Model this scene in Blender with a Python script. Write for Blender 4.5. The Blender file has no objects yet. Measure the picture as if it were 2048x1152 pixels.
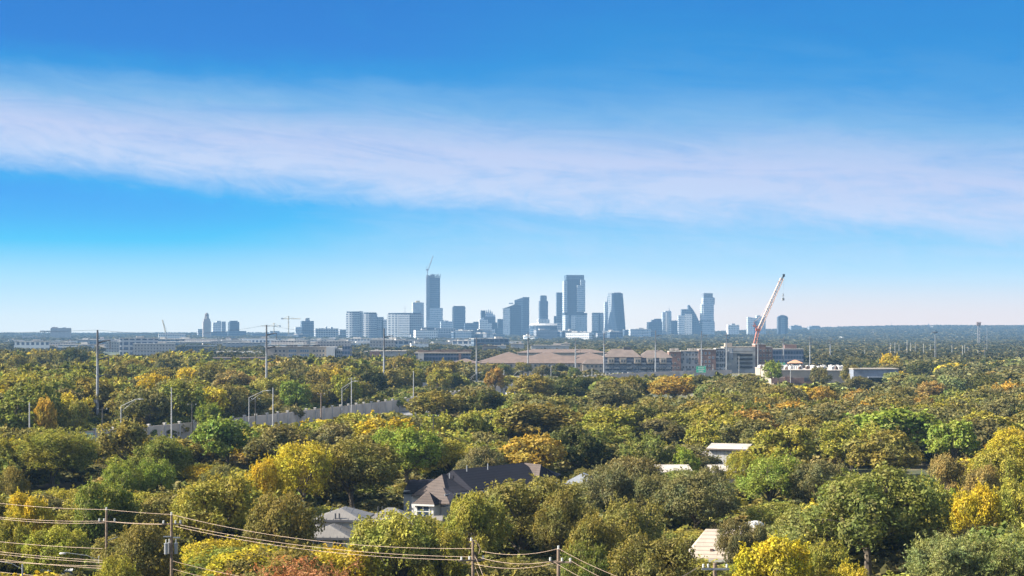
import bpy, math, random
import numpy as np
from mathutils import Vector, Matrix
R = math.radians
scene = bpy.context.scene
COL = scene.collection
F = 3600.0          # focal length in pixels of the 2048-wide photograph
HY = 665.0          # horizon row
HC = 30.0           # drone height
# ---------------------------------------------------------------- camera
cam = bpy.data.cameras.new('camera'); cam_o = bpy.data.objects.new('camera', cam); COL.objects.link(cam_o)
cam.sensor_width = 36.0; cam.lens = 36.0 * F / 2048.0
cam.shift_y = (HY - 576.0) / 2048.0
cam.clip_start = 1.0; cam.clip_end = 60000.0
cam_o.location = (0, 0, HC); cam_o.rotation_euler = (R(90), 0, 0)
scene.camera = cam_o
scene.view_settings.view_transform = 'Standard'; scene.view_settings.look = 'None'
scene.view_settings.exposure = 1.65; scene.view_settings.gamma = 1.0
scene.cycles.max_bounces = 5; scene.cycles.diffuse_bounces = 2; scene.cycles.transmission_bounces = 3
scene.cycles.volume_bounces = 0; scene.cycles.transparent_max_bounces = 6
scene.cycles.use_denoising = True
scene.cycles.caustics_reflective = False; scene.cycles.caustics_refractive = False
EXPO = 2 ** scene.view_settings.exposure

SUN_AZ, SUN_EL = -94.0, 34.0      # azimuth from the view direction (+Y), positive to the right
# ---------------------------------------------------------------- node helper
class NG:
    def __init__(s, nt): s.nt = nt; s.N = nt.nodes; s.L = nt.links
    def put(s, sock, v):
        if hasattr(v, 'is_linked'): s.L.new(v, sock)
        else:
            if sock.type == 'RGBA' and len(v) == 3: v = (*v, 1)
            sock.default_value = v
    def m(s, op, a, b=None, c=None, clamp=False):
        n = s.N.new('ShaderNodeMath'); n.operation = op; n.use_clamp = clamp
        for i, v in enumerate((a, b, c)):
            if v is not None: s.put(n.inputs[i], v)
        return n.outputs[0]
    def ss(s, x, a, b):            # smoothstep a..b (a may exceed b)
        n = s.N.new('ShaderNodeMapRange'); n.interpolation_type = 'SMOOTHSTEP'
        s.put(n.inputs[0], x)
        if a <= b: v = (a, b, 0, 1)
        else: v = (b, a, 1, 0)
        for i in range(4): n.inputs[i + 1].default_value = v[i]
        return n.outputs[0]
    def mix(s, f, a, b, blend='MIX'):
        n = s.N.new('ShaderNodeMix'); n.data_type = 'RGBA'; n.blend_type = blend
        s.put(n.inputs[0], f); s.put(n.inputs[6], a); s.put(n.inputs[7], b)
        return n.outputs[2]
    def noise(s, vec, scale, detail=3, rough=.55, dist=0):
        n = s.N.new('ShaderNodeTexNoise'); n.inputs['Scale'].default_value = scale
        n.inputs['Detail'].default_value = detail; n.inputs['Roughness'].default_value = rough
        n.inputs['Distortion'].default_value = dist
        if vec is not None: s.L.new(vec, n.inputs['Vector'])
        return n.outputs[0]
    def xyz(s, a, b, c=0.0):
        n = s.N.new('ShaderNodeCombineXYZ')
        for i, v in enumerate((a, b, c)): s.put(n.inputs[i], v)
        return n.outputs[0]
    def sep(s, v):
        n = s.N.new('ShaderNodeSeparateXYZ'); s.L.new(v, n.inputs[0]); return n.outputs
    def ramp(s, f, stops):
        n = s.N.new('ShaderNodeValToRGB'); s.put(n.inputs[0], f)
        e = n.color_ramp.elements
        while len(e) < len(stops): e.new(0.5)
        for i, (p, c) in enumerate(stops): e[i].position = p; e[i].color = (*c, 1)
        return n.outputs[0]
# ---------------------------------------------------------------- world: sky texture above, deep autumn sky with thin cloud bands low down
world = bpy.data.worlds.new('World'); scene.world = world; world.use_nodes = True
g = NG(world.node_tree); g.N.clear()
sky = g.N.new('ShaderNodeTexSky'); sky.sky_type = 'NISHITA'; sky.sun_disc = False
sky.sun_elevation = R(SUN_EL); sky.sun_rotation = R(SUN_AZ)
tc = g.N.new('ShaderNodeTexCoord')
dx, dy, dz = g.sep(tc.outputs['Generated'])
el = g.m('MULTIPLY', g.m('ARCSINE', dz), 57.2958)
az = g.m('MULTIPLY', g.m('ARCTAN2', dx, dy), 57.2958)
wv = g.xyz(g.m('MULTIPLY', az, .09), g.m('ADD', g.m('MULTIPLY', el, .42), g.m('MULTIPLY', az, .035)))
n1 = g.noise(wv, 1.0, 4, .55, .4)
wv2 = g.xyz(g.m('MULTIPLY', az, .16), g.m('ADD', g.m('MULTIPLY', el, 1.1), g.m('MULTIPLY', az, .10)), 3.7)
n2 = g.noise(wv2, 1.0, 7, .68, 1.2)
wv3 = g.xyz(g.m('MULTIPLY', az, .8), g.m('ADD', g.m('MULTIPLY', el, 1.6), g.m('MULTIPLY', az, .25)), 9.1)
n3 = g.noise(wv3, 1.0, 6, .65, .8)
elw = g.m('ADD', el, g.m('ADD', g.m('MULTIPLY', g.m('SUBTRACT', n1, .5), 1.3), g.m('MULTIPLY', g.m('SUBTRACT', n3, .5), .7)))
def lin(c): return tuple((x/255/12.92 if x <= 10 else ((x/255+.055)/1.055)**2.4) for x in c)
HAZE_D, HAZE_E, HAZE_L, HAZE_H = 1.05e-4, (.29, .42, .64), 10500.0, 298.0     # the air between us and the sky: what lies behind it is brighter than it looks
def sky_ramp(stops): return g.ramp(g.m('DIVIDE', el, 12.0, clamp=True), [(e / 12.0, lin(c)) for e, c in stops])
clear = sky_ramp([(0, (228, 238, 247)), (.5, (222, 237, 248)), (1, (206, 232, 249)), (2, (165, 218, 249)), (2.9, (100, 200, 247)), (3.6, (34, 182, 245)), (4.3, (2, 171, 243)), (5.6, (0, 154, 233)), (8.2, (0, 140, 222)), (10.2, (0, 131, 213)), (12, (0, 126, 206))])
lowedge = g.m('SUBTRACT', 4.75, g.m('MULTIPLY', g.m('ADD', az, 16.3), .095))
upedge = g.m('ADD', 12.3, g.m('MULTIPLY', g.m('ADD', az, 16.3), .045))
s_ = g.m('DIVIDE', g.m('SUBTRACT', elw, lowedge), g.m('SUBTRACT', upedge, lowedge))
cl = g.m('MULTIPLY', g.ss(s_, -.06, .17), g.ss(s_, 1.1, .45))
cl = g.m('MULTIPLY', cl, g.m('SUBTRACT', 1.0, g.m('MULTIPLY', g.ss(az, 5.0, -7.0), g.ss(s_, .43, .60))))
mid = g.m('MULTIPLY', g.m('MULTIPLY', g.ss(az, -12.0, 1.0), g.ss(elw, 6.0, 3.6)), .55)
cl = g.m('MAXIMUM', cl, mid)
cl = g.m('MAXIMUM', cl, g.m('MULTIPLY', g.ss(az, -3.0, 16.0), .60))
streak = g.m('MULTIPLY', g.m('MULTIPLY', g.ss(n2, .46, .66), g.ss(el, 8.2, 9.3)), g.m('MULTIPLY', g.ss(az, -7, -1), g.ss(az, 13, 5)))
cl = g.m('MAXIMUM', cl, g.m('MULTIPLY', streak, .8))
fib = g.m('ADD', g.m('MULTIPLY', n2, .9), g.m('MULTIPLY', n3, .35))
cl = g.m('MULTIPLY', cl, g.m('ADD', .18, g.m('MULTIPLY', fib, 1.25)), clamp=True)
cl = g.m('MULTIPLY', cl, g.ss(el, .3, 2.6))
bandcol = g.ramp(s_, [(q_, lin(c)) for q_, c in ((0, (198, 220, 248)), (.10, (199, 217, 247)), (.24, (193, 208, 242)), (.30, (176, 201, 239)), (.38, (134, 185, 233)), (.48, (88, 162, 226)), (.63, (70, 149, 219)), (.8, (40, 142, 217)), (1, (10, 134, 214)))])
bandcol = g.mix(g.ss(el, 3.0, 1.0), bandcol, lin((210, 230, 248)))
low_sky = g.mix(cl, clear, bandcol)
pink = g.m('MULTIPLY', g.m('MULTIPLY', g.ss(az, -6, 11), g.ss(el, 2.2, .3)), .85)
low_sky = g.mix(pink, low_sky, lin((238, 227, 232)))
glow = g.m('MULTIPLY', g.m('MULTIPLY', g.ss(az, -9, -2), g.ss(az, 9, 1)), g.ss(el, 2.4, .6))
low_sky = g.mix(g.m('MULTIPLY', glow, .55), low_sky, lin((244, 246, 250)))
tn_ = g.m('MAXIMUM', g.m('TANGENT', g.m('MULTIPLY', el, math.pi / 180)), 1e-4)
dist = g.m('MINIMUM', g.m('DIVIDE', HAZE_H, tn_), HAZE_L)
T_ = g.m('EXPONENT', g.m('MULTIPLY', dist, -HAZE_D))
air = g.m('SUBTRACT', 1.0, T_)
low_sky = g.mix(1.0, low_sky, g.mix(1.0, HAZE_E, g.xyz(air, air, air), 'MULTIPLY'), 'SUBTRACT')
iT = g.m('DIVIDE', 1.0, T_)
low_sky = g.mix(1.0, low_sky, g.xyz(iT, iT, iT), 'MULTIPLY')
low_sky = g.mix(1.0, low_sky, (0, 0, 0), 'LIGHTEN')
low_sky = g.mix(1.0, low_sky, (1 / EXPO,) * 3, 'MULTIPLY')
bw = g.N.new('ShaderNodeRGBToBW'); g.L.new(sky.outputs[0], bw.inputs[0])     # upper sky greyed to make its fill light less blue
nish = g.mix(1.0, g.mix(.6, sky.outputs[0], g.xyz(bw.outputs[0], bw.outputs[0], bw.outputs[0])), (.15,) * 3, 'MULTIPLY')
final = g.mix(g.ss(el, 11.5, 24.0), low_sky, nish)
bg = g.N.new('ShaderNodeBackground'); g.L.new(final, bg.inputs[0]); bg.inputs[1].default_value = 1.0
wo = g.N.new('ShaderNodeOutputWorld'); g.L.new(bg.outputs[0], wo.inputs[0])
# ---------------------------------------------------------------- sun
sl = bpy.data.lights.new('sun', 'SUN'); sl.energy = 5.0; sl.angle = R(.5); sl.color = (1, .93, .80)
so = bpy.data.objects.new('sun', sl); COL.objects.link(so)
sd = Vector((math.sin(R(SUN_AZ)) * math.cos(R(SUN_EL)), math.cos(R(SUN_AZ)) * math.cos(R(SUN_EL)), math.sin(R(SUN_EL))))
so.rotation_euler = sd.to_track_quat('Z', 'Y').to_euler(); so.location = (-60, 40, 120)
# ---------------------------------------------------------------- placing: photo pixel + distance -> world
def wx(px, D): return (px - 1024.0) / F * D
def wz(py, D): return HC - (py - HY) / F * D
def sstep(x, a, b):
    t = np.clip((np.asarray(x, float) - a) / (b - a), 0, 1); return t * t * (3 - 2 * t)
def terrain(x, y):
    x = np.asarray(x, float); y = np.asarray(y, float)
    u = x / np.maximum(y, 1) * F          # photo column offset
    amp = 14 + 40 * sstep(u, 150, 900)
    r = sstep(y, 4200, 10300) * amp
    n = np.sin(x / 730 + 1.3) * np.cos(y / 1130) * 5 + np.sin(x / 260 + y / 500) * 2.5
    return r + n * sstep(y, 4500, 9000) * (.4 + .6 * sstep(u, 0, 800))
# ---------------------------------------------------------------- object helpers
def tag(o, label=None, cat=None, group=None, kind=None):
    if label: o['label'] = label
    if cat: o['category'] = cat
    if group: o['group'] = group
    if kind: o['kind'] = kind
    return o
def empty(name, loc, label, cat, group=None, rz=0.0):
    o = bpy.data.objects.new(name, None); COL.objects.link(o)
    o.location = loc; o.rotation_euler = (0, 0, rz); o.empty_display_size = .5
    return tag(o, label, cat, group)
def link(name, me, parent=None, loc=(0, 0, 0), rz=0.0):
    o = bpy.data.objects.new(name, me); COL.objects.link(o)
    o.location = loc; o.rotation_euler = (0, 0, rz); o.parent = parent
    return o
class MB:
    """collects faces, links them as one mesh"""
    def __init__(s): s.v = []; s.f = []
    def add(s, v, f):
        b = len(s.v); s.v += [tuple(p) for p in v]; s.f += [tuple(i + b for i in q) for q in f]; return s
    def box(s, cx, cy, z0, w, d, h, rz=0.0):
        c, n = math.cos(rz), math.sin(rz); v = []
        for z in (z0, z0 + h):
            for x, y in ((-w/2, -d/2), (w/2, -d/2), (w/2, d/2), (-w/2, d/2)):
                v.append((cx + x*c - y*n, cy + x*n + y*c, z))
        return s.add(v, [(3, 2, 1, 0), (4, 5, 6, 7), (0, 1, 5, 4), (1, 2, 6, 5), (2, 3, 7, 6), (3, 0, 4, 7)])
    def foot(s, pts, z0, z1, pts2=None):      # extruded footprint (counter-clockwise), optionally tapering to pts2
        n = len(pts); p2 = pts2 or pts
        v = [(x, y, z0) for x, y in pts] + [(x, y, z1) for x, y in p2]
        return s.add(v, [tuple(range(n))[::-1], tuple(range(n, 2*n))] + [(i, (i+1) % n, n+(i+1) % n, n+i) for i in range(n)])
    def prof(s, pts, y0, y1):                 # extruded front outline, pts = (x, z)
        n = len(pts)
        v = [(x, y0, z) for x, z in pts] + [(x, y1, z) for x, z in pts]
        return s.add(v, [tuple(range(n)), tuple(range(n, 2*n))[::-1]] + [(i, n+i, n+(i+1) % n, (i+1) % n) for i in range(n)])
    def tube(s, path, rad, k=6):
        path = [Vector(p) for p in path]; rr = rad if hasattr(rad, '__len__') else [rad] * len(path); v = []
        for i, p in enumerate(path):
            t = (path[min(i+1, len(path)-1)] - path[max(i-1, 0)]).normalized()
            a = t.cross(Vector((0, 0, 1)) if abs(t.z) < .9 else Vector((1, 0, 0))).normalized(); b = t.cross(a)
            for j in range(k):
                w = 2 * math.pi * j / k; q = p + (a * math.cos(w) + b * math.sin(w)) * rr[i]; v.append(q)
        f = [tuple(range(k)), tuple(range((len(path)-1)*k, len(path)*k))[::-1]]
        for i in range(len(path)-1):
            for j in range(k): f.append((i*k+j, (i+1)*k+j, (i+1)*k+(j+1) % k, i*k+(j+1) % k))
        return s.add(v, f)
    def hip(s, cx, cy, z, w, d, h, ridge=None, t=.25, over=.5):   # hip roof over a w x d box; ridge along the longer side
        W, Dp = w/2 + over, d/2 + over
        if ridge is None: ridge = max(0, abs(w - d))
        rx, ry = (ridge/2, 0) if w >= d else (0, ridge/2)
        lo = [(-W, -Dp), (W, -Dp), (W, Dp), (-W, Dp)]
        v = [(cx+x, cy+y, z - t) for x, y in lo] + [(cx+x, cy+y, z) for x, y in lo] + [(cx-rx, cy-ry, z+h), (cx+rx, cy+ry, z+h)]
        f = [(3, 2, 1, 0), (0, 1, 5, 4), (1, 2, 6, 5), (2, 3, 7, 6), (3, 0, 4, 7)]
        if w >= d: f += [(4, 5, 9, 8), (5, 6, 9), (6, 7, 8, 9), (7, 4, 8)]
        else: f += [(4, 5, 8), (5, 6, 9, 8), (6, 7, 9), (7, 4, 8, 9)]
        return s.add(v, f)
    def mesh(s, name, mat):
        me = bpy.data.meshes.new(name); me.from_pydata(s.v, [], s.f); me.update()
        for m_ in (mat if isinstance(mat, (list, tuple)) else [mat]): me.materials.append(m_)
        return me
    def build(s, name, mat, parent=None, loc=(0, 0, 0), rz=0.0):
        return link(name, s.mesh(name, mat), parent, loc, rz)
def poly_mesh(name, verts, k, mat, tint=None):
    """verts (n*k,3): n separate k-gons"""
    n = len(verts) // k; me = bpy.data.meshes.new(name)
    me.vertices.add(len(verts)); me.vertices.foreach_set('co', np.ascontiguousarray(verts, dtype=np.float32).ravel())
    me.loops.add(n * k); me.loops.foreach_set('vertex_index', np.arange(n * k, dtype=np.int32))
    me.polygons.add(n); me.polygons.foreach_set('loop_start', np.arange(0, n * k, k, dtype=np.int32))
    if tint is not None:
        a = me.attributes.new('tint', 'FLOAT_COLOR', 'POINT')
        a.data.foreach_set('color', np.ascontiguousarray(np.repeat(tint, k, 0), dtype=np.float32).ravel())
    me.materials.append(mat); me.update(calc_edges=True)
    return me
# ---------------------------------------------------------------- materials
MAT = {}
def new_mat(name):
    m = bpy.data.materials.new(name); m.use_nodes = True; g = NG(m.node_tree); g.N.clear()
    o = g.N.new('ShaderNodeOutputMaterial'); return m, g, o
def plain(name, c, rough=.7, metal=0.0, var=.18, sc=.6, c2=None):
    m, g, o = new_mat(name); p = g.N.new('ShaderNodeBsdfPrincipled')
    t = g.N.new('ShaderNodeTexCoord').outputs['Object']
    n = g.noise(t, sc, 5, .6); f = g.ss(n, .3, .7)
    b = c2 or tuple(x * (1 - var) for x in c); a = tuple(min(1, x * (1 + var * .5)) for x in c)
    g.L.new(g.mix(f, b, a), p.inputs['Base Color']); p.inputs['Roughness'].default_value = rough; p.inputs['Metallic'].default_value = metal
    g.L.new(p.outputs[0], o.inputs[0]); MAT[name] = m; return m
def facade(name, wall, glass, fh, bw, gz=.6, gx=.7, grough=.18, wrough=.7, varg=.5, gspec=.3):
    """floors and bays of one facade: window grid, glass of uneven tone, faint weathering"""
    m, g, o = new_mat(name); p = g.N.new('ShaderNodeBsdfPrincipled')
    t = g.N.new('ShaderNodeTexCoord').outputs['Object']; x, y, z = g.sep(t)
    u = g.m('DIVIDE', g.m('ADD', x, y), bw); v = g.m('DIVIDE', z, fh)
    fu = g.m('FRACT', u); fv = g.m('FRACT', v)
    win = g.m('MULTIPLY', g.m('LESS_THAN', fu, gx), g.m('LESS_THAN', fv, gz))
    w = g.N.new('ShaderNodeTexWhiteNoise'); g.L.new(g.xyz(g.m('FLOOR', u), g.m('FLOOR', v)), w.inputs['Vector'])
    big = g.noise(t, .03, 3)
    k = g.m('ADD', 1 - varg * .5, g.m('MULTIPLY', w.outputs['Value'], varg))
    k = g.m('MULTIPLY', k, g.m('ADD', .6, g.m('MULTIPLY', big, .8)))
    gl = g.mix(1.0, glass, g.xyz(k, k, k), 'MULTIPLY')
    wn = g.m('ADD', .86, g.m('MULTIPLY', g.noise(t, .25, 4), .28))
    wl = g.mix(1.0, wall, g.xyz(wn, wn, wn), 'MULTIPLY')
    g.L.new(g.mix(win, wl, gl), p.inputs['Base Color'])
    g.L.new(g.m('ADD', g.m('MULTIPLY', win, grough - wrough), wrough), p.inputs['Roughness'])
    p.inputs['Specular IOR Level'].default_value = gspec
    g.L.new(p.outputs[0], o.inputs[0]); MAT[name] = m; return m
def leafmat(name, attr=None, trans=.32):
    """leaf colour comes from the tree's own colour, shifted leaf by leaf and branch by branch"""
    m, g, o = new_mat(name)
    if attr:
        a = g.N.new('ShaderNodeAttribute'); a.attribute_name = attr; col = a.outputs['Color']
    else:
        a = g.N.new('ShaderNodeObjectInfo'); col = a.outputs['Color']
    gi = g.N.new('ShaderNodeNewGeometry'); rnd = gi.outputs['Random Per Island']
    t = g.N.new('ShaderNodeTexCoord').outputs['Object']
    n = g.noise(t, .32, 2, .5)
    k = g.m('ADD', .58, g.m('MULTIPLY', rnd, .84))
    col = g.mix(1.0, col, g.xyz(k, k, k), 'MULTIPLY')
    green = g.mix(1.0, col, (.85, .97, .9), 'MULTIPLY'); warm = g.mix(1.0, col, (1.22, 1.08, .8), 'MULTIPLY')
    col = g.mix(g.ss(n, .32, .68), green, warm)
    col = g.mix(g.m('MULTIPLY', g.ss(g.noise(t, .55, 3, .6), .50, .68), .5), col, (.235, .20, .085))     # older leaves
    odd = g.m('GREATER_THAN', rnd, .95)
    col = g.mix(g.m('MULTIPLY', odd, .5), col, (.30, .22, .10))
    d = g.N.new('ShaderNodeBsdfDiffuse'); g.L.new(col, d.inputs[0])
    tr = g.N.new('ShaderNodeBsdfTranslucent'); g.L.new(g.mix(1.0, col, (1.15, 1.15, .6), 'MULTIPLY'), tr.inputs[0])
    mx = g.N.new('ShaderNodeMixShader'); mx.inputs[0].default_value = trans
    g.L.new(d.outputs[0], mx.inputs[1]); g.L.new(tr.outputs[0], mx.inputs[2]); g.L.new(mx.outputs[0], o.inputs[0])
    MAT[name] = m; return m
leafmat('leaf'); leafmat('leaf_far', 'tint', .25)
plain('bark', (.11, .085, .06), .9, 0, .5, 3)
plain('pole_wood', (.17, .12, .085), .9, 0, .4, 4)
plain('dark_wood', (.045, .04, .035), .9, 0, .4, 4)
plain('galv', (.27, .28, .295), .5, .4, .15, .5)
plain('pale_steel', (.30, .30, .295), .6, .1, .1, .5)
plain('galv_dark', (.10, .10, .11), .6, .4, .2, .5)
plain('wire', (.30, .21, .15), .55, .2, .1, .3)
plain('insulator', (.5, .5, .48), .4)
plain('white_paint', (.48, .465, .44), .6, 0, .1, .5)
plain('cream_paint', (.31, .265, .215), .7, 0, .15, .3)
plain('offwhite_roof', (.38, .335, .29), .8, 0, .3, .35)
plain('concrete', (.40, .38, .35), .85, 0, .25, .2)
plain('wall_concrete', (.42, .36, .30), .85, 0, .25, .15)
plain('asphalt', (.17, .165, .16), .9, 0, .25, .08)
plain('slate_paint', (.17, .19, .23), .7)
plain('dark_metal', (.06, .06, .065), .5, .3)
plain('black', (.02, .02, .022), .6)
plain('sign_green', (.005, .24, .13), .5, 0, .08, .3)
plain('crane_red', (.42, .12, .07), .5, 0, .25, .3)
plain('crane_pale', (.40, .24, .18), .5, 0, .2, .3)
plain('crane_yellow', (.55, .42, .18), .5, 0, .2, .3)
plain('crane_grey', (.22, .21, .21), .5, 0, .2, .3)
plain('terracotta', (.50, .24, .13), .8)
plain('brick_brown', (.20, .12, .095), .9, 0, .25, .3)
plain('tan_roof', (.125, .086, .067), .9, 0, .2, .25)
plain('dark_roof_brown', (.13, .10, .085), .9, 0, .2, .25)
plain('window_dark', (.035, .05, .075), .12, 0, .4, .4)
plain('window_blue', (.10, .16, .24), .15, 0, .4, .3)
plain('frame_white', (.55, .54, .51), .5)
plain('car_white', (.75, .75, .74), .25)
plain('car_blue', (.03, .05, .11), .25)
plain('rubber', (.02, .02, .02), .8)
plain('tower_white', (.24, .23, .23), .7)
def striped(name, c, c2, per, duty, axis='xz', rough=.8):
    m, g, o = new_mat(name); p = g.N.new('ShaderNodeBsdfPrincipled')
    t = g.N.new('ShaderNodeTexCoord').outputs['Object']; x, y, z = g.sep(t)
    u = {'x': x, 'y': y, 'z': z, 'xz': g.m('ADD', x, y)}[axis]
    f = g.m('LESS_THAN', g.m('FRACT', g.m('DIVIDE', u, per)), duty)
    n = g.m('ADD', .75, g.m('MULTIPLY', g.noise(t, .8, 5, .65), .5))
    n2 = g.m('ADD', .85, g.m('MULTIPLY', g.noise(t, 9, 3), .3))
    c_ = g.mix(1.0, g.mix(f, c, c2), g.xyz(g.m('MULTIPLY', n, n2), g.m('MULTIPLY', n, n2), g.m('MULTIPLY', n, n2)), 'MULTIPLY')
    g.L.new(c_, p.inputs['Base Color']); p.inputs['Roughness'].default_value = rough; p.inputs['Specular IOR Level'].default_value = .1
    g.L.new(p.outputs[0], o.inputs[0]); MAT[name] = m
striped('shingle_shaded', (.020, .020, .027), (.014, .014, .02), .35, .2, 'z', .9)  # house shingles with shade put into the colour
striped('shingle_sunlit', (.088, .070, .062), (.06, .05, .045), .35, .2, 'z', .9)  # the same shingles with sunlight put into the colour
striped('shingle_cream', (.36, .30, .245), (.25, .205, .17), .4, .25, 'z', .9)
striped('seam_metal', (.15, .14, .13), (.12, .115, .11), .5, .08, 'x', .45)
striped('rib_white', (.40, .39, .38), (.30, .295, .29), .8, .3, 'xz', .6)
# tower facades
facade('f_glass', (.12, .15, .19), (.035, .065, .105), 8.0, 7.0, .72, .86)
facade('f_glass_dark', (.04, .058, .08), (.012, .026, .05), 8.0, 7.0, .8, .9)
facade('f_glass_pale', (.52, .54, .55), (.24, .30, .36), 7.6, 6.0, .62, .8)
facade('f_white', (.80, .77, .72), (.16, .20, .26), 7.0, 6.0, .5, .6)
facade('f_balcony', (.40, .41, .42), (.07, .10, .15), 6.6, 8.0, .62, .72)
facade('f_stone', (.42, .36, .32), (.14, .13, .14), 4.0, 4.0, .5, .4)
facade('f_beige_rib', (.44, .37, .32), (.15, .15, .18), 30.0, 4.4, .9, .42)
facade('f_grey', (.30, .31, .33), (.10, .13, .17), 7.2, 6.0, .5, .6)
facade('f_steelframe', (.34, .35, .37), (.06, .085, .12), 4.2, 3.0, .66, .8)
facade('f_honey', (.37, .39, .41), (.04, .065, .10), 7.0, 7.4, .55, .58)
facade('f_officeband', (.15, .17, .22), (.04, .07, .12), 4.0, 2.4, .6, .85)
# ---------------------------------------------------------------- ground (one sheet out to the horizon)
ys = np.concatenate([np.linspace(-150, 1500, 34), np.linspace(1600, 5000, 35), np.linspace(5150, 10400, 46)])
us = np.linspace(-1, 1, 161)
X = np.outer(600 + np.maximum(ys, 0) * .62, us); Y = np.repeat(ys[:, None], len(us), 1)
Zt = terrain(X, Y)
V = np.stack([X, Y, Zt], -1).reshape(-1, 3); nx = len(us)
fs = [(j*nx+i, j*nx+i+1, (j+1)*nx+i+1, (j+1)*nx+i) for j in range(len(ys)-1) for i in range(nx-1)]
m, g, o = new_mat('ground'); p = g.N.new('ShaderNodeBsdfPrincipled'); p.inputs['Roughness'].default_value = 1
t = g.N.new('ShaderNodeTexCoord').outputs['Object']
a_ = g.mix(g.ss(g.noise(t, .05, 5), .4, .62), (.045, .055, .022), (.15, .12, .07))
b_ = g.mix(g.ss(g.noise(t, .9, 4), .3, .7), (.6, .6, .6), (1.2, 1.2, 1.1)); c_ = g.mix(1.0, a_, b_, 'MULTIPLY')
far_ = g.mix(g.ss(g.noise(t, .006, 6, .7), .42, .62), (.030, .045, .018), (.075, .078, .042))
yy = g.sep(t)[1]
g.L.new(g.mix(g.ss(yy, 1300, 2600), c_, far_), p.inputs['Base Color']); g.L.new(p.outputs[0], o.inputs[0])
gm = bpy.data.meshes.new('ground'); gm.from_pydata(V.tolist(), [], fs); gm.materials.append(m); gm.update()
tag(link('ground', gm), kind='structure')
# ================================================================ SKYLINE
def tower(name, label, D, vols, a=18.0, cat='skyscraper', group=None, q=1.0):
    """vols: (part, x0, x1, ytop, ybottom or None, material[, q]); boxes about one vertical axis system, seen turned by a degrees"""
    x0 = vols[0]; cx = (x0[1] + x0[2]) / 2; X0 = wx(cx, D); base = float(terrain(X0, D)) - 1
    root = empty(name, (X0, D, base), label, cat, group, R(a)); s = D / F; ca, sa = math.cos(R(a)), math.sin(abs(R(a)))
    for v in vols:
        part, a0, a1, yt, yb, mt = v[:6]; qq = v[6] if len(v) > 6 else q
        W = (a1 - a0) * s; w = W / (ca + qq * sa); d = w * qq
        off = ((a0 + a1) / 2 - cx) * s; lx, ly = off * math.cos(R(a)), -off * math.sin(R(a))
        zt = wz(yt, D) - base; zb = 0 if yb is None else wz(yb, D) - base
        MB().box(lx, ly, zb, w, d, zt - zb).build(part, MAT[mt], root)
    return root
def outline(root, part, pts, depth, mat, dy=0.0):
    """a slab-like volume with the given front outline (pixels at the root's own distance)"""
    D = root.location.y; s = D / F; base = root.location.z; cx = root.location.x
    P = [(wx(px, D) - cx, (0 if py is None else wz(py, D) - base)) for px, py in pts]
    return MB().prof(P, dy - depth / 2, dy + depth / 2).build(part, MAT[mat], root)
def troot(name, label, D, px, cat='skyscraper', group=None, rz=0):
    X0 = wx(px, D); return empty(name, (X0, D, float(terrain(X0, D)) - 1), label, cat, group, rz)

# --- far east: stadium, campus blocks
t = tower('stadium_building', 'wide brownish stadium block with an open columned deck, far left of skyline', 5600,
  [('wall', 101, 143, 656, None, 'f_stone', .5), ('upper_block', 103, 116, 654, 657, 'f_stone'), ('side_wing', 44, 101, 672, None, 'f_stone', .4), ('low_wing', -6, 46, 676, None, 'f_stone', .6), ('roof_plant', 124, 133, 655, 657, 'f_grey')], 10, 'building')
b = MB(); s_ = 5600 / F
for k in range(6): b.box((83 + k * 3.6 - 122) * s_, -8, wz(672, 5600), 1.6, 1.6, (672 - 664) * s_)
b.build('column_row', MAT['f_stone'], t).__setitem__('kind', 'stuff')
MB().box((92 - 122) * s_, 0, wz(664, 5600), 20 * s_, 30, 2.2 * s_).build('deck_roof', MAT['f_stone'], t)
tower('ribbed_hall', 'long beige hall with close vertical ribs rising behind the tallest left-hand steel pole', 2900,
  [('wall', 212, 306, 687, None, 'f_beige_rib', .4), ('roof_block', 246, 281, 682, 687, 'f_grey', .6), ('end_block', 290, 310, 683, 690, 'f_stone')], 8, 'building')
tower('campus_hall', 'low brown hall with a long flat roof behind the ribbed beige hall', 4300,
  [('wall', 180, 320, 678, None, 'f_stone', .3), ('roof_block', 200, 208, 674, 679, 'f_stone')], 6, 'building')
tower('campus_block', 'pale stepped block under the slanted yellow derrick', 4700,
  [('wall', 316, 372, 667, None, 'f_white', .4), ('penthouse', 326, 345, 665, 667, 'f_white'), ('front_wing', 334, 352, 671, None, 'f_stone', .8)], 12, 'building')
t = tower('arena_building', 'low hall with a wide overhanging flat roof and a long band of blue glass', 2600,
  [('wall', 332, 428, 692, None, 'f_stone', .5), ('window_band', 345, 426, 692, 698, 'window_blue', .52)], 5, 'building')
outline(t, 'roof', [(311, 683), (420, 683), (420, 686), (311, 686)], 60, 'concrete')
outline(t, 'canopy', [(343, 690.5), (430, 690.5), (430, 692), (343, 692)], 58, 'white_paint')
tower('water_tank', 'tiny grey standpipe standing alone left of the tallest left-hand steel pole', 5200, [('tank', 176, 179, 674, None, 'concrete')], 10, 'tank')
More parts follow.
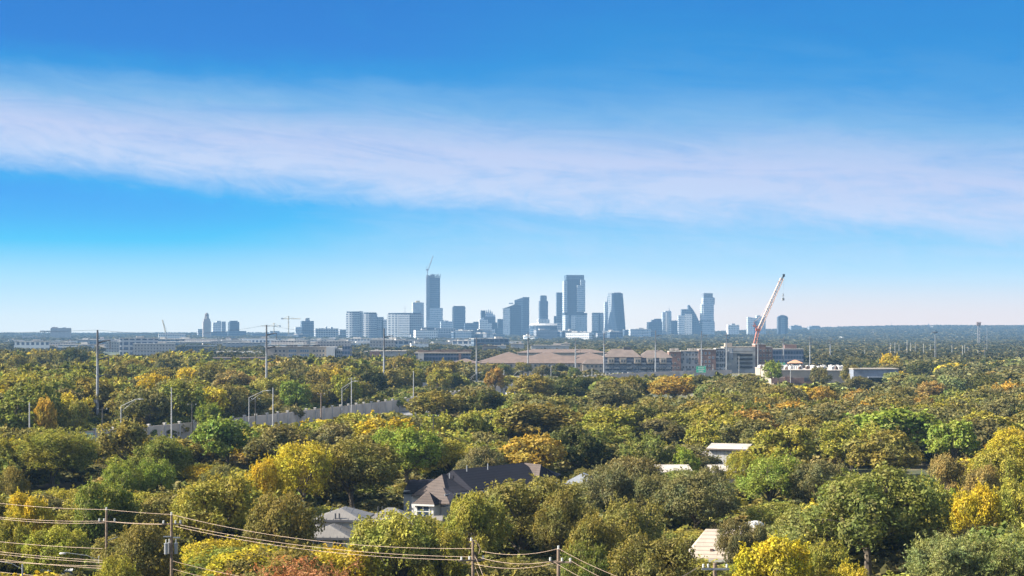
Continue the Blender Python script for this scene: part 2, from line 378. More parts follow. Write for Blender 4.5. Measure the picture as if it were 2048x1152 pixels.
# --- the stone clock tower
t = troot('clock_tower', 'tall stone tower with stepped shoulders and a small columned belfry', 6000, 413.5, 'tower')
s_ = 6000 / F
def zrel(py, r): return wz(py, r.location.y) - r.location.z
MB().box(0, 0, 0, 15.5 * s_, 15.5 * s_, zrel(643, t)).build('shaft', MAT['f_stone'], t, rz=R(14))
MB().box(0, 0, zrel(643, t), 12.5 * s_, 12.5 * s_, zrel(637.5, t) - zrel(643, t)).build('clock_storey', MAT['f_stone'], t, rz=R(14))
def ngon(r, n, a0=0): return [(r * math.cos(a0 + 2*math.pi*i/n), r * math.sin(a0 + 2*math.pi*i/n)) for i in range(n)]
b = MB()
for x_, y_ in ngon(3.4 * s_, 8, .2): b.box(x_, y_, zrel(637.5, t), 1.5 * s_, 1.5 * s_, 6 * s_)
b.foot(ngon(2.2 * s_, 8), zrel(637.5, t), zrel(631, t)); b.build('belfry', MAT['f_stone'], t)
MB().foot(ngon(4.0 * s_, 8), zrel(631.5, t), zrel(628.5, t)).foot(ngon(4.0 * s_, 8), zrel(628.5, t), zrel(625.5, t), ngon(1.0 * s_, 8)).build('cap', MAT['dark_roof_brown'], t)
tower('office_block', 'low blue-grey block half hidden behind the stone clock tower', 6500, [('wall', 393, 414, 658, None, 'f_grey')])
tower('office_tower', 'pale narrow-windowed tower just behind the stone clock tower', 6600, [('wall', 425, 443, 645, None, 'f_white', .5), ('penthouse', 432, 443, 641.5, 645, 'f_white'), ('side_wing', 443, 452, 643, None, 'f_grey'), ('podium', 420, 462, 664, None, 'f_glass', .5)], 14)
tower('office_tower', 'solid blue tower with chamfered top corners near the stone clock tower', 6600, [('wall', 455, 479.5, 644, None, 'f_glass_dark'), ('roof_step', 458, 476, 641.5, 644, 'f_glass_dark'), ('podium', 452, 493, 662, None, 'f_glass', .6)], 20)
tower('office_block', 'squat dark blue block in front of the two towers by the clock tower', 5400, [('wall', 441, 470, 674, None, 'f_glass_dark', .6), ('side_wing', 470, 484, 680, None, 'f_grey')], 10, 'building')
tower('office_block', 'wide low grey block between the two tower cranes', 6800, [('wall', 538, 560, 662, None, 'f_grey'), ('side_wing', 500, 590, 668, None, 'f_glass', .5)], 12, 'building')
t = tower('office_tower', 'blue glass tower carrying a round rooftop dish structure', 6200, [('wall', 600, 628.5, 642, None, 'f_glass', .8), ('side_wing', 589, 606, 654, None, 'f_glass_pale', .8), ('penthouse', 609, 620, 639, 642, 'f_grey')], 14)
s_ = 6200 / F; MB().foot(ngon(2.5*s_, 12), zrel(639, t), zrel(637.5, t), ngon(5*s_, 12)).foot(ngon(5*s_, 12), zrel(637.5, t), zrel(636, t)).build('dish', MAT['concrete'], t)
tower('apartment_block', 'pale balconied apartment block with rooftop boxes beside the blue glass dish tower', 5800, [('wall', 628, 677, 657, None, 'f_balcony', .35), ('stair_tower', 650, 655, 653.5, 657, 'f_white'), ('lift_tower', 660, 666, 654, 657, 'f_white'), ('glass_bay', 637, 647, 656.5, None, 'f_glass', 1.2)], 16, 'building')
tower('apartment_block', 'short grey apartment block tucked against the curved student tower', 6100, [('wall', 676, 696, 659, None, 'f_grey')], 16, 'building')
# --- student towers
def curved(name, label, D, x0, x1, yt, mat, depth=30, bulge=.28, extra=(), cat='apartment tower', roofmat='f_glass_dark', n=9):
    r = troot(name, label, D, (x0 + x1) / 2, cat); s = D / F; w = (x1 - x0) * s / 2
    pts = [(-w + 2*w*i/(n-1), -depth/2 - bulge * 2*w * (1 - (2*i/(n-1) - 1)**2) * .5) for i in range(n)] + [(w, depth/2), (-w, depth/2)]
    MB().foot(pts, 0, zrel(yt, r)).build('wall', MAT[mat], r)
    q = [(x*.92, y*.92) for x, y in pts]
    MB().foot(q, zrel(yt, r), zrel(yt - 2.4, r)).build('roof_storey', MAT[roofmat], r)
    for part, a0, a1, y0, y1, mt in extra:
        MB().box(((a0+a1)/2 - (x0+x1)/2)*s, 2, 0 if y1 is None else zrel(y1, r), (a1-a0)*s, depth*.8, zrel(y0, r) - (0 if y1 is None else zrel(y1, r))).build(part, MAT[mt], r)
    return r
curved('student_tower', 'first of two matching blue gridded towers, the one with a pale flat side slab', 5700, 693, 720, 625.5, 'f_honey', extra=[('side_slab', 717, 725.5, 622.5, None, 'f_grey')])
curved('student_tower', 'second of two matching blue gridded towers, with closely ribbed windows and no side slab', 5750, 727, 754, 627.5, 'f_balcony', extra=[('rear_wing', 752, 767, 634, None, 'f_grey'), ('end_wing', 764, 775, 639, None, 'f_white')])
r = curved('student_tower', 'very wide curved tower with dotted white panels and a dark roof storey', 5600, 775, 845, 628.5, 'f_honey', depth=60, bulge=.22, n=13)
MB().box(0, -50, zrel(628, r) * .02, 22*1.55, 4, zrel(630.5, r)).build('front_bay', MAT['f_white'], r)
MB().tube([(0, 0, zrel(626, r)), (0, 0, zrel(612, r))], .5, 5).build('antenna', MAT['crane_grey'], r)
tower('office_tower', 'pale blue tower standing behind the wide dotted student tower', 6700, [('wall', 823, 848, 605, None, 'f_glass_pale', .8), ('penthouse', 831, 840, 601.5, 605, 'crane_yellow')], 12)
# --- tower under construction
t = tower('unfinished_tower', 'tall blue glass tower under construction with jagged open top floors', 7000,
  [('wall', 854.5, 880.5, 556, 615.5, 'f_glass', .9), ('podium', 852, 886, 616, 640, 'f_glass_pale', .9), ('lower_podium', 851, 888, 640, None, 'f_glass_pale', .9), ('belt_floor', 853, 879, 612.5, 616, 'f_steelframe', .9)], 10)
s_ = 7000 / F
MB().box(-13.5*s_, -20, 0, 6.5*s_, 14, zrel(551, t)).build('hoist_shaft', MAT['f_steelframe'], t)
b = MB(); rnd = random.Random(4)
for i in range(7):
    for j in range(3): b.box((-12 + i*4)*s_, (-11 + j*11)*s_, zrel(556, t), 1.6, 1.6, (rnd.uniform(4, 8.5))*s_)
b.box(-3*s_, 0, zrel(556, t), 9*s_, 9*s_, 6.5*s_)
for k in (552.6, 549.8): b.box((-1 + rnd.uniform(-1, 1))*s_, 0, zrel(k, t), (23 if k > 551 else 15)*s_, 20*s_, .9)
b.build('open_floors', MAT['f_steelframe'], t)
def lattice(b, p0, p1, wd, rad, n, k=4):
    """square lattice girder between two points"""
    p0, p1 = Vector(p0), Vector(p1); ax = (p1 - p0).normalized()
    u = ax.cross(Vector((0, 1, 0)) if abs(ax.y) < .9 else Vector((1, 0, 0))).normalized(); v = ax.cross(u)
    c = [(u + v), (u - v), (-u - v), (-u + v)]
    for q in c: b.tube([p0 + q*wd/2, p1 + q*wd/2], rad, k)
    for i in range(n):
        a, e = p0 + (p1-p0)*(i/n), p0 + (p1-p0)*((i+1)/n)
        for j in range(4):
            j2 = (j+1) % 4
            b.tube([a + c[j]*wd/2, e + c[j2]*wd/2] if i % 2 else [a + c[j2]*wd/2, e + c[j]*wd/2], rad*.7, 3)
    return b
t = troot('tower_crane', 'dark luffing crane with a steep jib on top of the unfinished glass tower', 6960, 855, 'crane')
t.location.z = wz(556, 6960)
def cp(r, px, py, dy=0): return (wx(px, r.location.y) - r.location.x, dy, wz(py, r.location.y) - r.location.z)
lattice(MB(), cp(t, 855, 556), cp(t, 855, 540), 3, .55, 8).build('mast', MAT['crane_grey'], t)
lattice(MB(), cp(t, 856, 540), cp(t, 866.3, 511.5), 2.4, .55, 14).build('jib', MAT['crane_grey'], t)
MB().box(-1, 0, cp(t, 0, 541)[2], 9, 4, 5).tube([cp(t, 855, 541), cp(t, 853.2, 533)], .8).tube([cp(t, 853.2, 533), cp(t, 862, 524)], .35).build('machine_deck', MAT['crane_grey'], t)
tower('office_tower', 'plain blue tower with a dark cap standing alone just right of the unfinished tower', 7000, [('wall', 904, 931, 614.5, None, 'f_glass', .7), ('roof_cap', 905.5, 930, 612, 614.5, 'f_glass_dark', .7)], 10)
tower('parking_block', 'dark open-decked block with square pierced panels below the unfinished tower', 5300, [('wall', 842, 872, 655, None, 'f_glass', .6), ('front_wing', 868, 911, 656, None, 'f_honey', .4), ('low_deck', 872, 903, 668, None, 'f_steelframe', .7)], 10, 'building')
tower('office_block', 'broad stepped blue block low between the plain blue tower and the white-fronted tower', 6900, [('wall', 928, 960, 646, None, 'f_glass', .5), ('side_wing', 946, 960, 643.5, None, 'f_glass_dark'), ('front_wing', 911, 958, 660, None, 'f_glass', .4)], 8, 'building')
tower('office_block', 'pale low block against the foot of the unfinished tower', 6500, [('wall', 880, 906, 643, None, 'f_glass_pale', .6), ('roof_plant', 888, 897, 641, 643, 'f_grey')], 8, 'building')
# --- crown tower
t = tower('crown_tower', 'glass tower topped with a crown of folded pointed fins', 7100, [('wall', 962, 991, 634, None, 'f_glass', .9), ('left_block', 961, 971, 621, 636, 'f_glass_dark', 1.0), ('lower_block', 960, 995, 645, None, 'f_glass_dark', .8)], 14)
s_ = 7100 / F; b = MB()
for k, (cx_, h_) in enumerate(((972.5, 619), (976.5, 617.5), (980.5, 618.5), (984, 622), (988, 628))):
    x_ = (cx_ - 976.5) * s_; zz = zrel(635, t); zt_ = zrel(h_, t)
    b.add([(x_-2.6*s_, -8, zz), (x_+2.6*s_, -8, zz), (x_+2.6*s_, 8, zz), (x_-2.6*s_, 8, zz), (x_-1.2*s_, -5, (zz+zt_*2)/3), (x_+2*s_, -5, (zz+zt_)/2), (x_+.6*s_, 0, zt_)], [(0,1,5,4), (1,2,5), (2,3,4,5), (3,0,4), (4,5,6), (5,4,6)])
b.build('crown', MAT['f_glass_pale'], t)
tower('office_tower', 'white-banded slab with bright stripes in front of the crown tower', 6600, [('wall', 957.5, 976, 639, None, 'f_white', .6), ('stepped_wing', 974, 984, 646, None, 'f_white', .7), ('low_wing', 982, 990, 658, None, 'f_white', .8)], 9)
tower('office_block', 'dark blue low block between the crown tower and the slant-roofed tower', 7200, [('wall', 994, 1010, 638, None, 'f_glass_dark'), ('front_wing', 990, 1060, 657, None, 'f_glass', .35)], 8, 'building')
# --- slant roofed pair
t = troot('office_tower', 'slant-roofed dark glass tower in front of the taller curved-top tower', 6900, 1024, 'skyscraper')
outline(t, 'wall', [(1006.5, None), (1042, None), (1042, 612), (1031, 608), (1006.5, 618)], 60, 'f_glass_dark')
outline(t, 'front_slab', [(1006, None), (1020, None), (1020, 616), (1006, 618)], 14, 'f_glass_pale', -34)
outline(t, 'roof', [(1005.5, 617.5), (1034, 607.5), (1037, 609), (1008, 619.2)], 64, 'dark_metal')
MB().box(-1.5*1.9, 0, zrel(608, t), 9*1.9, 14, 2.5*1.9).build('penthouse', MAT['f_white'], t)
t = troot('office_tower', 'tall blue tower with a curved sloping top behind the slant-roofed tower', 7300, 1044, 'skyscraper')
outline(t, 'wall', [(1029, None), (1058, None), (1058, 595), (1047, 595), (1040, 597), (1029, 600.5)], 55, 'f_glass')
outline(t, 'side_slab', [(1046.5, None), (1058.3, None), (1058.3, 594.6), (1046.5, 594.6)], 12, 'f_glass_dark', -32)
MB().tube([cp(t, 1044, 596), cp(t, 1047.5, 593.6)], 1).build('roof_mast', MAT['crane_grey'], t)
# --- arena and shouldered tower
t = tower('shouldered_tower', 'slim dark tower with a narrower block on top and stepped shoulders', 7100, [('wall', 1077.5, 1096, 602, None, 'f_glass', .8), ('upper_block', 1080, 1093.5, 592.5, 602, 'f_glass', .8), ('roof_cap', 1080.5, 1093, 591, 592.5, 'f_glass_dark', .8), ('base', 1074, 1099, 638.5, None, 'f_white', .7)], 10)
t = troot('arena_building', 'round white-roofed arena with a curved pale rim and a balconied end', 6000, 1090, 'building')
s_ = 6000/F
MB().foot([(x*1.0, y*.6) for x, y in ngon(31*s_, 20)], 0, zrel(651, t)).build('wall', MAT['f_glass'], t)
MB().foot([(x, y*.6) for x, y in ngon(33*s_, 20)], zrel(651, t), zrel(647, t), [(x, y*.6) for x, y in ngon(27*s_, 20)]).build('roof', MAT['white_paint'], t)
MB().box(28*s_, -12, 0, 9*s_, 30, zrel(646, t)).build('end_block', MAT['f_balcony'], t)
MB().box(4*s_, -38, 0, 26*s_, 14, zrel(668, t)).build('front_block', MAT['f_white'], t)
MB().box(-2*s_, -30, zrel(662, t), 22*s_, 14, 2*s_).build('canopy', MAT['white_paint'], t)
MB().box(-2*s_, -30, 0, 20*s_, 12, zrel(662, t)).build('canopy_block', MAT['f_glass'], t)
# --- tallest tower
t = tower('tallest_tower', 'tallest tower, dark blue glass between paler side slabs with a square dark cap', 7000,
  [('wall', 1129, 1167.5, 558, 627, 'f_glass_dark', .8), ('roof_cap', 1128.3, 1167.7, 550.5, 559, 'f_glass', .8), ('podium', 1125, 1173.5, 630, None, 'f_glass_pale', .8), ('podium_cap', 1124.5, 1173.8, 626, 630.5, 'f_glass_dark', .8)], 8)
s_ = 7000/F; th = R(-8)
def slab(root, part, a0, a1, y0, y1, mt, dy, dd):
    cxp = (root.location.x / root.location.y) * F + 1024
    x_ = ((a0+a1)/2 - cxp)*s_; ax_ = x_/math.cos(root.rotation_euler.z)
    zb = 0 if y1 is None else zrel(y1, root)
    return MB().box(ax_, dy, zb, (a1-a0)*s_, dd, zrel(y0, root) - zb).build(part, MAT[mt], root)
slab(t, 'side_slab', 1125, 1131.5, 562, 626, 'f_glass_pale', -16, 40)
slab(t, 'front_slab', 1151, 1163, 571, 624, 'f_glass_pale', -35, 12)
slab(t, 'front_slab', 1158, 1167, 560, 624, 'f_glass_pale', -34, 10)
slab(t, 'podium_bay', 1138, 1147, 632, 658, 'f_white', -44, 8)
slab(t, 'podium_slot', 1133, 1138, 628, None, 'f_glass_dark', -44, 8)
tower('office_tower', 'plain tower standing close behind the tallest tower', 7400, [('wall', 1112, 1130, 587, None, 'f_glass', .6), ('roof_cap', 1112.5, 1129, 585, 587, 'f_glass_dark', .6), ('side_wing', 1107.5, 1114, 632, None, 'f_glass_dark')], 8)
# --- pair east of sail
t = tower('apartment_tower', 'pale two-slab tower with dark vertical recesses between tallest and leaning-sided towers', 7000, [('wall', 1184, 1207, 627.5, None, 'f_glass_pale', .6), ('roof_cap', 1184, 1206, 625.5, 628, 'f_glass_dark', .6), ('low_wing', 1183, 1212, 662, None, 'f_glass', .5)], 8)
slab(t, 'recess', 1195, 1198, 627, 662, 'f_glass_dark', -22, 6)
t = troot('leaning_tower', 'dark faceted tower with sides leaning inward to a narrower top', 6900, 1229, 'skyscraper')
s_ = 6900/F; b = MB()
z1 = zrel(586.5, t); zb = 0
lo = [(-21.5*s_, -20), (6*s_, -46), (23*s_, -22), (23*s_, 26), (-21.5*s_, 26)]
hi = [(-13*s_, -12), (-4*s_, -22), (16*s_, -16), (16*s_, 16), (-13*s_, 16)]
b.foot(lo, 0, z1, hi); b.build('wall', MAT['f_glass_dark'], t)
MB().foot([(-14.2*s_, -25), (-9*s_, -30), (-9*s_, -8), (-14.2*s_, -8)], zrel(664, t)*.4, z1 - 1, [(-13.4*s_, -16), (-6*s_, -21), (-6*s_, 4), (-13.4*s_, 4)]).build('pale_facet', MAT['f_glass_pale'], t)
MB().box(6*s_, 0, z1, 13*s_, 18, 1.6*s_).build('penthouse', MAT['f_grey'], t)
MB().box(10.5*s_, -18.3, zrel(597, t), 1.2*s_, 1, 6*s_).box(12*s_, -18.1, zrel(592.5, t), 3*s_, 1, 1.2*s_).build('roof_sign', MAT['white_paint'], t)
tower('office_tower', 'pale thin tower edge peeking from behind the leaning dark tower', 7300, [('wall', 1208, 1220, 604, None, 'f_glass_pale')], 8)
tower('office_block', 'wide flat-topped block with fine vertical ribs right of the leaning-sided tower', 6700, [('wall', 1251, 1286, 661, None, 'f_glass', .5), ('side_wing', 1280, 1293, 668, None, 'f_grey'), ('roof_plant', 1256, 1278, 659.8, 661, 'f_grey', .5)], 8, 'building')
# --- western cluster
tower('apartment_tower', 'stepped-top blue tower at the left end of the sail tower cluster', 7000, [('wall', 1294, 1324, 644, None, 'f_glass', .6), ('upper_block', 1302, 1323, 639.5, 644, 'f_glass', .6), ('roof_cap', 1308, 1323, 637.5, 640, 'f_glass_dark', .6), ('low_wing', 1284, 1300, 676, None, 'f_glass_pale')], 8)
t = tower('spired_tower', 'tower with a bright vertical strip and a small spire on its roof', 7050, [('wall', 1323, 1342.5, 624.5, None, 'f_glass_pale', .7), ('upper_block', 1329, 1342, 622, 625, 'f_glass_pale', .7), ('side_wing', 1341, 1358, 641, None, 'f_glass', .7)], 8)
s_ = 7050/F; slab(t, 'bright_strip', 1330, 1334.5, 625, None, 'white_paint', -19, 5)
MB().foot(ngon(1.6*s_, 8), zrel(622, t), zrel(618, t), ngon(.5*s_, 8)).tube([(0, 0, zrel(618, t)), (0, 0, zrel(612.5, t))], .7).build('spire', MAT['f_grey'], t).location.x = 5.5*s_
t = troot('sail_tower', 'tower with one straight side and one long curved sail-like edge rising to a point', 7000, 1380, 'skyscraper')
pts = [(1375.5, None), (1403, None), (1402.5, 665), (1400.5, 655), (1396.5, 642), (1391.5, 630), (1385, 619.5), (1379.5, 612.5), (1377, 609.5), (1375.5, 611)]
outline(t, 'sail', pts, 45, 'f_glass')
outline(t, 'wall', [(1362, None), (1380, None), (1380, 618.5), (1362, 618.5)], 40, 'f_glass', -6)
outline(t, 'low_slab', [(1355.5, None), (1368, None), (1368, 631), (1355.5, 631)], 40, 'f_glass_pale', -10)
outline(t, 'white_bay', [(1369, None), (1382.5, None), (1382.5, 629), (1369, 629)], 10, 'f_white', -28)
tower('stacked_tower', 'tall tower of offset stacked boxes with a dark crown above the hills', 7000, [('wall', 1403, 1427, 595, 643, 'f_glass_pale', .8), ('roof_cap', 1404, 1425, 586.5, 595, 'f_steelframe', .8), ('side_box', 1400.5, 1420, 609, 642, 'f_glass_pale', .8), ('overhang_box', 1422, 1429, 595.5, 609, 'f_glass', 1.6), ('lower_block', 1400, 1428.5, 643, None, 'f_glass_pale', .8), ('overhang_floor', 1398.5, 1422, 641, 643.5, 'f_glass', .9)], 9)
tower('office_block', 'low blocks at the foot of the stacked-box tower', 6600, [('wall', 1424, 1436, 676, None, 'f_glass_pale'), ('side_wing', 1410, 1426, 672, None, 'f_grey')], 8, 'building')
tower('office_block', 'small white-banded tower standing alone before the hazy hills', 6600, [('wall', 1453, 1478, 650, None, 'f_white', .6), ('penthouse', 1462, 1470, 647, 650, 'f_grey')], 9)
tower('office_block', 'long flat blue block below the small white-banded tower', 6000, [('wall', 1456, 1490, 672, None, 'f_glass', .5)], 6, 'building')
t = troot('notched_tower', 'broad tower with a notched sloping roofline behind the leaning red crane', 6700, 1512, 'skyscraper')
outline(t, 'wall', [(1494.5, None), (1530, None), (1530, 634.5), (1521, 634), (1521, 631), (1512, 631), (1512, 636.5), (1494.5, 634)], 40, 'f_glass_pale')
outline(t, 'dark_bay', [(1506, None), (1511, None), (1511, 640), (1506, 640)], 8, 'f_glass', -23)
t = troot('round_top_tower', 'dark tower with a rounded corniced top standing apart right of the red crane', 6800, 1564.5, 'skyscraper')
outline(t, 'wall', [(1555, None), (1574.5, None), (1574.5, 635), (1571, 631.5), (1558.5, 631.5), (1555, 635)], 36, 'f_glass_dark')
outline(t, 'roof_cap', [(1559, 631.5), (1570, 631.5), (1567, 630), (1562, 630)], 20, 'f_grey')
outline(t, 'centre_bay', [(1561, None), (1568, None), (1568, 634), (1561, 634)], 7, 'f_glass', -20)
t = tower('hill_building', 'wide pale building on the far hill between round-topped tower and hill ridge', 8600, [('wall', 1579.5, 1602.5, 651.5, None, 'f_grey', .6), ('penthouse', 1587, 1595, 650, 651.5, 'f_grey')], 8, 'building')
tower('hill_building', 'pale two-level slab on the hill ridge furthest along from the round-topped tower', 8700, [('wall', 1615.5, 1640, 653, None, 'f_grey', .6), ('penthouse', 1620, 1638, 651.5, 653, 'f_grey')], 8, 'building')
tower('office_block', 'low dark blue block at the foot of the hills by the round-topped tower', 6400, [('wall', 1577, 1612, 677, None, 'f_glass', .6)], 8, 'building')
# ---------------------------------------------------------------- hammerhead cranes over the campus
def hammer(label, D, px, ytop, yb, x0, x1, yj):
    t = troot('tower_crane', label, D, px, 'crane'); lattice(MB(), cp(t, px, yb), cp(t, px, ytop), 2.2, .5, 16).build('mast', MAT['crane_yellow'], t)
    lattice(MB(), cp(t, x0, yj), cp(t, x1, yj), 1.8, .42, 18).build('jib', MAT['crane_yellow'], t)
    cw = x0 if abs(x0 - px) < abs(x1 - px) else x1
    MB().box(cp(t, cw, 0)[0], 0, cp(t, 0, yj + 1.4)[2], 5, 3, 5).build('counterweight', MAT['concrete'], t)
    b = MB(); b.tube([cp(t, px, ytop), cp(t, (x0*.35+px*.65) if cw == x1 else (x1*.6+px*.4), yj)], .3, 4).tube([cp(t, px, ytop), cp(t, cw, yj)], .3, 4); b.build('tie_rods', MAT['crane_yellow'], t)
hammer('yellow tower crane with a long jib, the taller one beside the dish-topped tower', 5600, 577, 632, 668, 564, 601, 637.5)
hammer('shorter yellow tower crane half hidden behind the second steel pole', 6100, 548, 646, 668, 521, 560, 652)
t = troot('derrick_crane', 'slanted yellow derrick boom rising from the pale stepped campus block', 4800, 330, 'crane')
lattice(MB(), cp(t, 332, 668), cp(t, 325, 640), 2.2, .45, 10).build('boom', MAT['crane_yellow'], t)
MB().tube([cp(t, 325, 640), cp(t, 336, 667)], .25, 4).build('stay_cable', MAT['crane_grey'], t)
# ---------------------------------------------------------------- big red lattice crane
t = troot('lattice_crane', 'tall red and pale lattice crane leaning right over the brown brick block', 1500, 1508, 'crane'); t.location.z = 0
D_ = 1500
lattice(MB(), cp(t, 1507, 700), cp(t, 1517, 657), 2.2, .26, 12).build('mast', MAT['crane_red'], t)
lattice(MB(), cp(t, 1517.5, 660), cp(t, 1528, 637), 2.6, .28, 7).build('boom_foot', MAT['crane_pale'], t)
lattice(MB(), cp(t, 1528, 637), cp(t, 1564, 557), 2.5, .26, 26).build('boom', MAT['crane_pale'], t)
MB().box(cp(t, 1567.5, 0)[0], 0, cp(t, 0, 553.5)[2], 1.8, 1.5, 2.2).tube([cp(t, 1563, 560), cp(t, 1567.5, 550.5)], .7).build('boom_head', MAT['black'], t)
b = MB()
for (a, c) in (((1517, 658), (1507, 645)), ((1516, 659), (1505.5, 651)), ((1507, 645), (1509, 648)), ((1521, 655), (1512, 652)), ((1512, 652), (1505.5, 651))): b.tube([cp(t, *a), cp(t, *c)], .35, 5)
b.box(cp(t, 1516, 0)[0], 0, cp(t, 0, 662)[2], 4, 3, 2.2); b.build('gantry', MAT['crane_red'], t)
MB().tube([cp(t, 1507, 645), cp(t, 1521, 633), cp(t, 1567, 550.5)], .10, 4).build('pendant', MAT['crane_pale'], t)
for k, (x_, y_) in enumerate(((1541, 605), (1550, 584), (1557, 565))): MB().box(cp(t, x_, 0)[0], 0, cp(t, 0, y_)[2], 1.1, 1.3, 1.0).build('walkway', MAT['crane_grey'], t)
MB().tube([cp(t, 1567.5, 552), cp(t, 1566.5, 590)], .05, 4).build('hoist_rope', MAT['crane_grey'], t)
MB().foot(ngon(.7, 8), cp(t, 0, 592)[2], cp(t, 0, 587)[2], ngon(.25, 8)).foot(ngon(1.1, 8), cp(t, 0, 601)[2], cp(t, 0, 596)[2]).tube([(0, 0, cp(t, 0, 596)[2]), (0, 0, cp(t, 0, 592)[2])], .25).build('hook_block', MAT['concrete'], t).location.x = cp(t, 1566.3, 0)[0]
# ---------------------------------------------------------------- radio masts and cell tower on the western horizon
t = troot('cell_tower', 'slender lattice tower with a crowded antenna platform on top at the hill line', 3200, 1957.5, 'tower')
lattice(MB(), cp(t, 1957.5, 715), cp(t, 1957.5, 645), 3.2, .28, 22).build('mast', MAT['tower_white'], t)
b = MB()
for k in range(10):
    an = k*.628; b.box(3.4*math.cos(an), 3.4*math.sin(an), cp(t, 0, 651)[2], .7, .7, 6.2)
b.box(0, 0, cp(t, 0, 651)[2], 7, 7, .5); b.box(0, 0, cp(t, 0, 646.5)[2], 6.4, 6.4, .5); b.build('antenna_platform', MAT['brick_brown'], t)
for px_, y_, lab in ((1783, 645, 'first thin grey radio mast on the right-hand hill ridge'), (1824.5, 650, 'short thin radio mast in the middle of the right-hand hill ridge'), (1857, 646, 'radio mast with a small dark drum on the right-hand hill ridge'), (1676, 651, 'small dark tank tower among trees on the right-hand hill ridge')):
    t = troot('radio_mast', lab, 11000, px_, 'mast'); zb = 0
    b = MB().tube([(0, 0, 0), (0, 0, zrel(y_, t))], 1.1 if px_ != 1676 else 2.6, 5); b.build('pole', MAT['crane_grey'], t)
    if px_ in (1857, 1676): MB().foot(ngon(5, 8), zrel(y_ + 7, t), zrel(y_ + 3, t)).foot(ngon(5, 8), zrel(y_+3, t), zrel(y_+1.5, t), ngon(1, 8)).build('drum', MAT['crane_grey'], t)
# ---------------------------------------------------------------- small hazy houses, sheds and low blocks between the woods and the skyline
rnd = random.Random(11)
def lowbuild(px, py, D, w, d, h, wall, roof, label, group, hip=True):
    X0 = wx(px, D); r = empty('distant_house' if hip else 'distant_block', (X0, D, float(terrain(X0, D)) - .5), label, 'house' if hip else 'building', group, R(rnd.uniform(-30, 30)))
    MB().box(0, 0, 0, w, d, h).build('wall', MAT[wall], r)
    if hip: MB().hip(0, 0, h, w, d, w*.16).build('roof', MAT[roof], r)
    else: MB().box(0, 0, h, w + .8, d + .8, .8).box(w*.15, 0, h + .8, w*.25, d*.3, 2).build('roof', MAT[roof], r)
for k in range(22):
    px = rnd.uniform(1640, 2040); D = rnd.uniform(5200, 9500)
    lowbuild(px, 0, D, rnd.uniform(10, 20), rnd.uniform(8, 13), rnd.uniform(8, 11), rnd.choice(['white_paint', 'cream_paint', 'white_paint']), rnd.choice(['offwhite_roof', 'tan_roof', 'white_paint']), 'tiny pale house among trees on the hazy right-hand hillside', 'houses on the hazy far hillside')
for k in range(60):
    px = rnd.uniform(425, 960); D = rnd.uniform(2700, 5200)
    lowbuild(px, 0, D, rnd.uniform(14, 45), rnd.uniform(12, 25), rnd.uniform(8, 14), rnd.choice(['white_paint', 'cream_paint', 'concrete', 'f_grey']), rnd.choice(['offwhite_roof', 'white_paint', 'concrete', 'dark_roof_brown']), 'small low pale building among hazy trees below the skyline', 'low buildings in the haze below the skyline', False)
for k in range(16):
    px = rnd.uniform(0, 330); D = rnd.uniform(2600, 5200)
    lowbuild(px, 0, D, rnd.uniform(14, 50), rnd.uniform(12, 25), rnd.uniform(8, 13), rnd.choice(['white_paint', 'cream_paint', 'concrete']), rnd.choice(['offwhite_roof', 'concrete', 'dark_roof_brown']), 'small low building among hazy trees below the left-hand stadium', 'low buildings in the haze below the stadium', False)

rnd = random.Random(17)
for k in range(46):
    px = rnd.uniform(585, 1300); D = rnd.uniform(5000, 6500); X0 = wx(px, D); w = rnd.uniform(25, 75)
    r = empty('office_block', (X0, D, float(terrain(X0, D)) - 1), 'low hazy block filling the base of the skyline between the towers', 'building', 'low hazy blocks at the base of the skyline', R(rnd.choice((8, 14, -20))))
    h = wz(rnd.uniform(660, 674), D); mt = rnd.choice(('f_glass', 'f_grey', 'f_glass', 'f_white', 'f_glass_pale', 'f_steelframe'))
    MB().box(0, 0, 0, w, 30, h).build('wall', MAT[mt], r); MB().box(0, 0, h, w + .6, 30.6, 1).box(rnd.uniform(-.3, .3)*w, 0, h + 1, w*.25, 12, 4).build('roof', MAT['concrete'], r)

for k in range(84):
    px = rnd.uniform(0, 720) if k < 60 else rnd.uniform(720, 1000); D = rnd.uniform(2300, 4600); X0 = wx(px, D); w = rnd.uniform(30, 110) * D / 3600
    r = empty('campus_block', (X0, D, 0), 'long low hazy block in the strip of buildings above the left-hand woods', 'building', 'hazy blocks above the left-hand woods', R(rnd.uniform(-8, 14)))
    h = wz(rnd.uniform(677, 690), D); mt = rnd.choice(('f_grey', 'f_stone', 'f_white', 'f_glass', 'f_stone', 'f_balcony'))
    MB().box(0, 0, 0, w, 24, h).build('wall', MAT[mt], r); MB().box(0, 0, h, w + .6, 24.6, .8).box(rnd.uniform(-.3, .3)*w, 0, h + .8, w*.2, 10, 2.6).build('roof', MAT['concrete'], r)
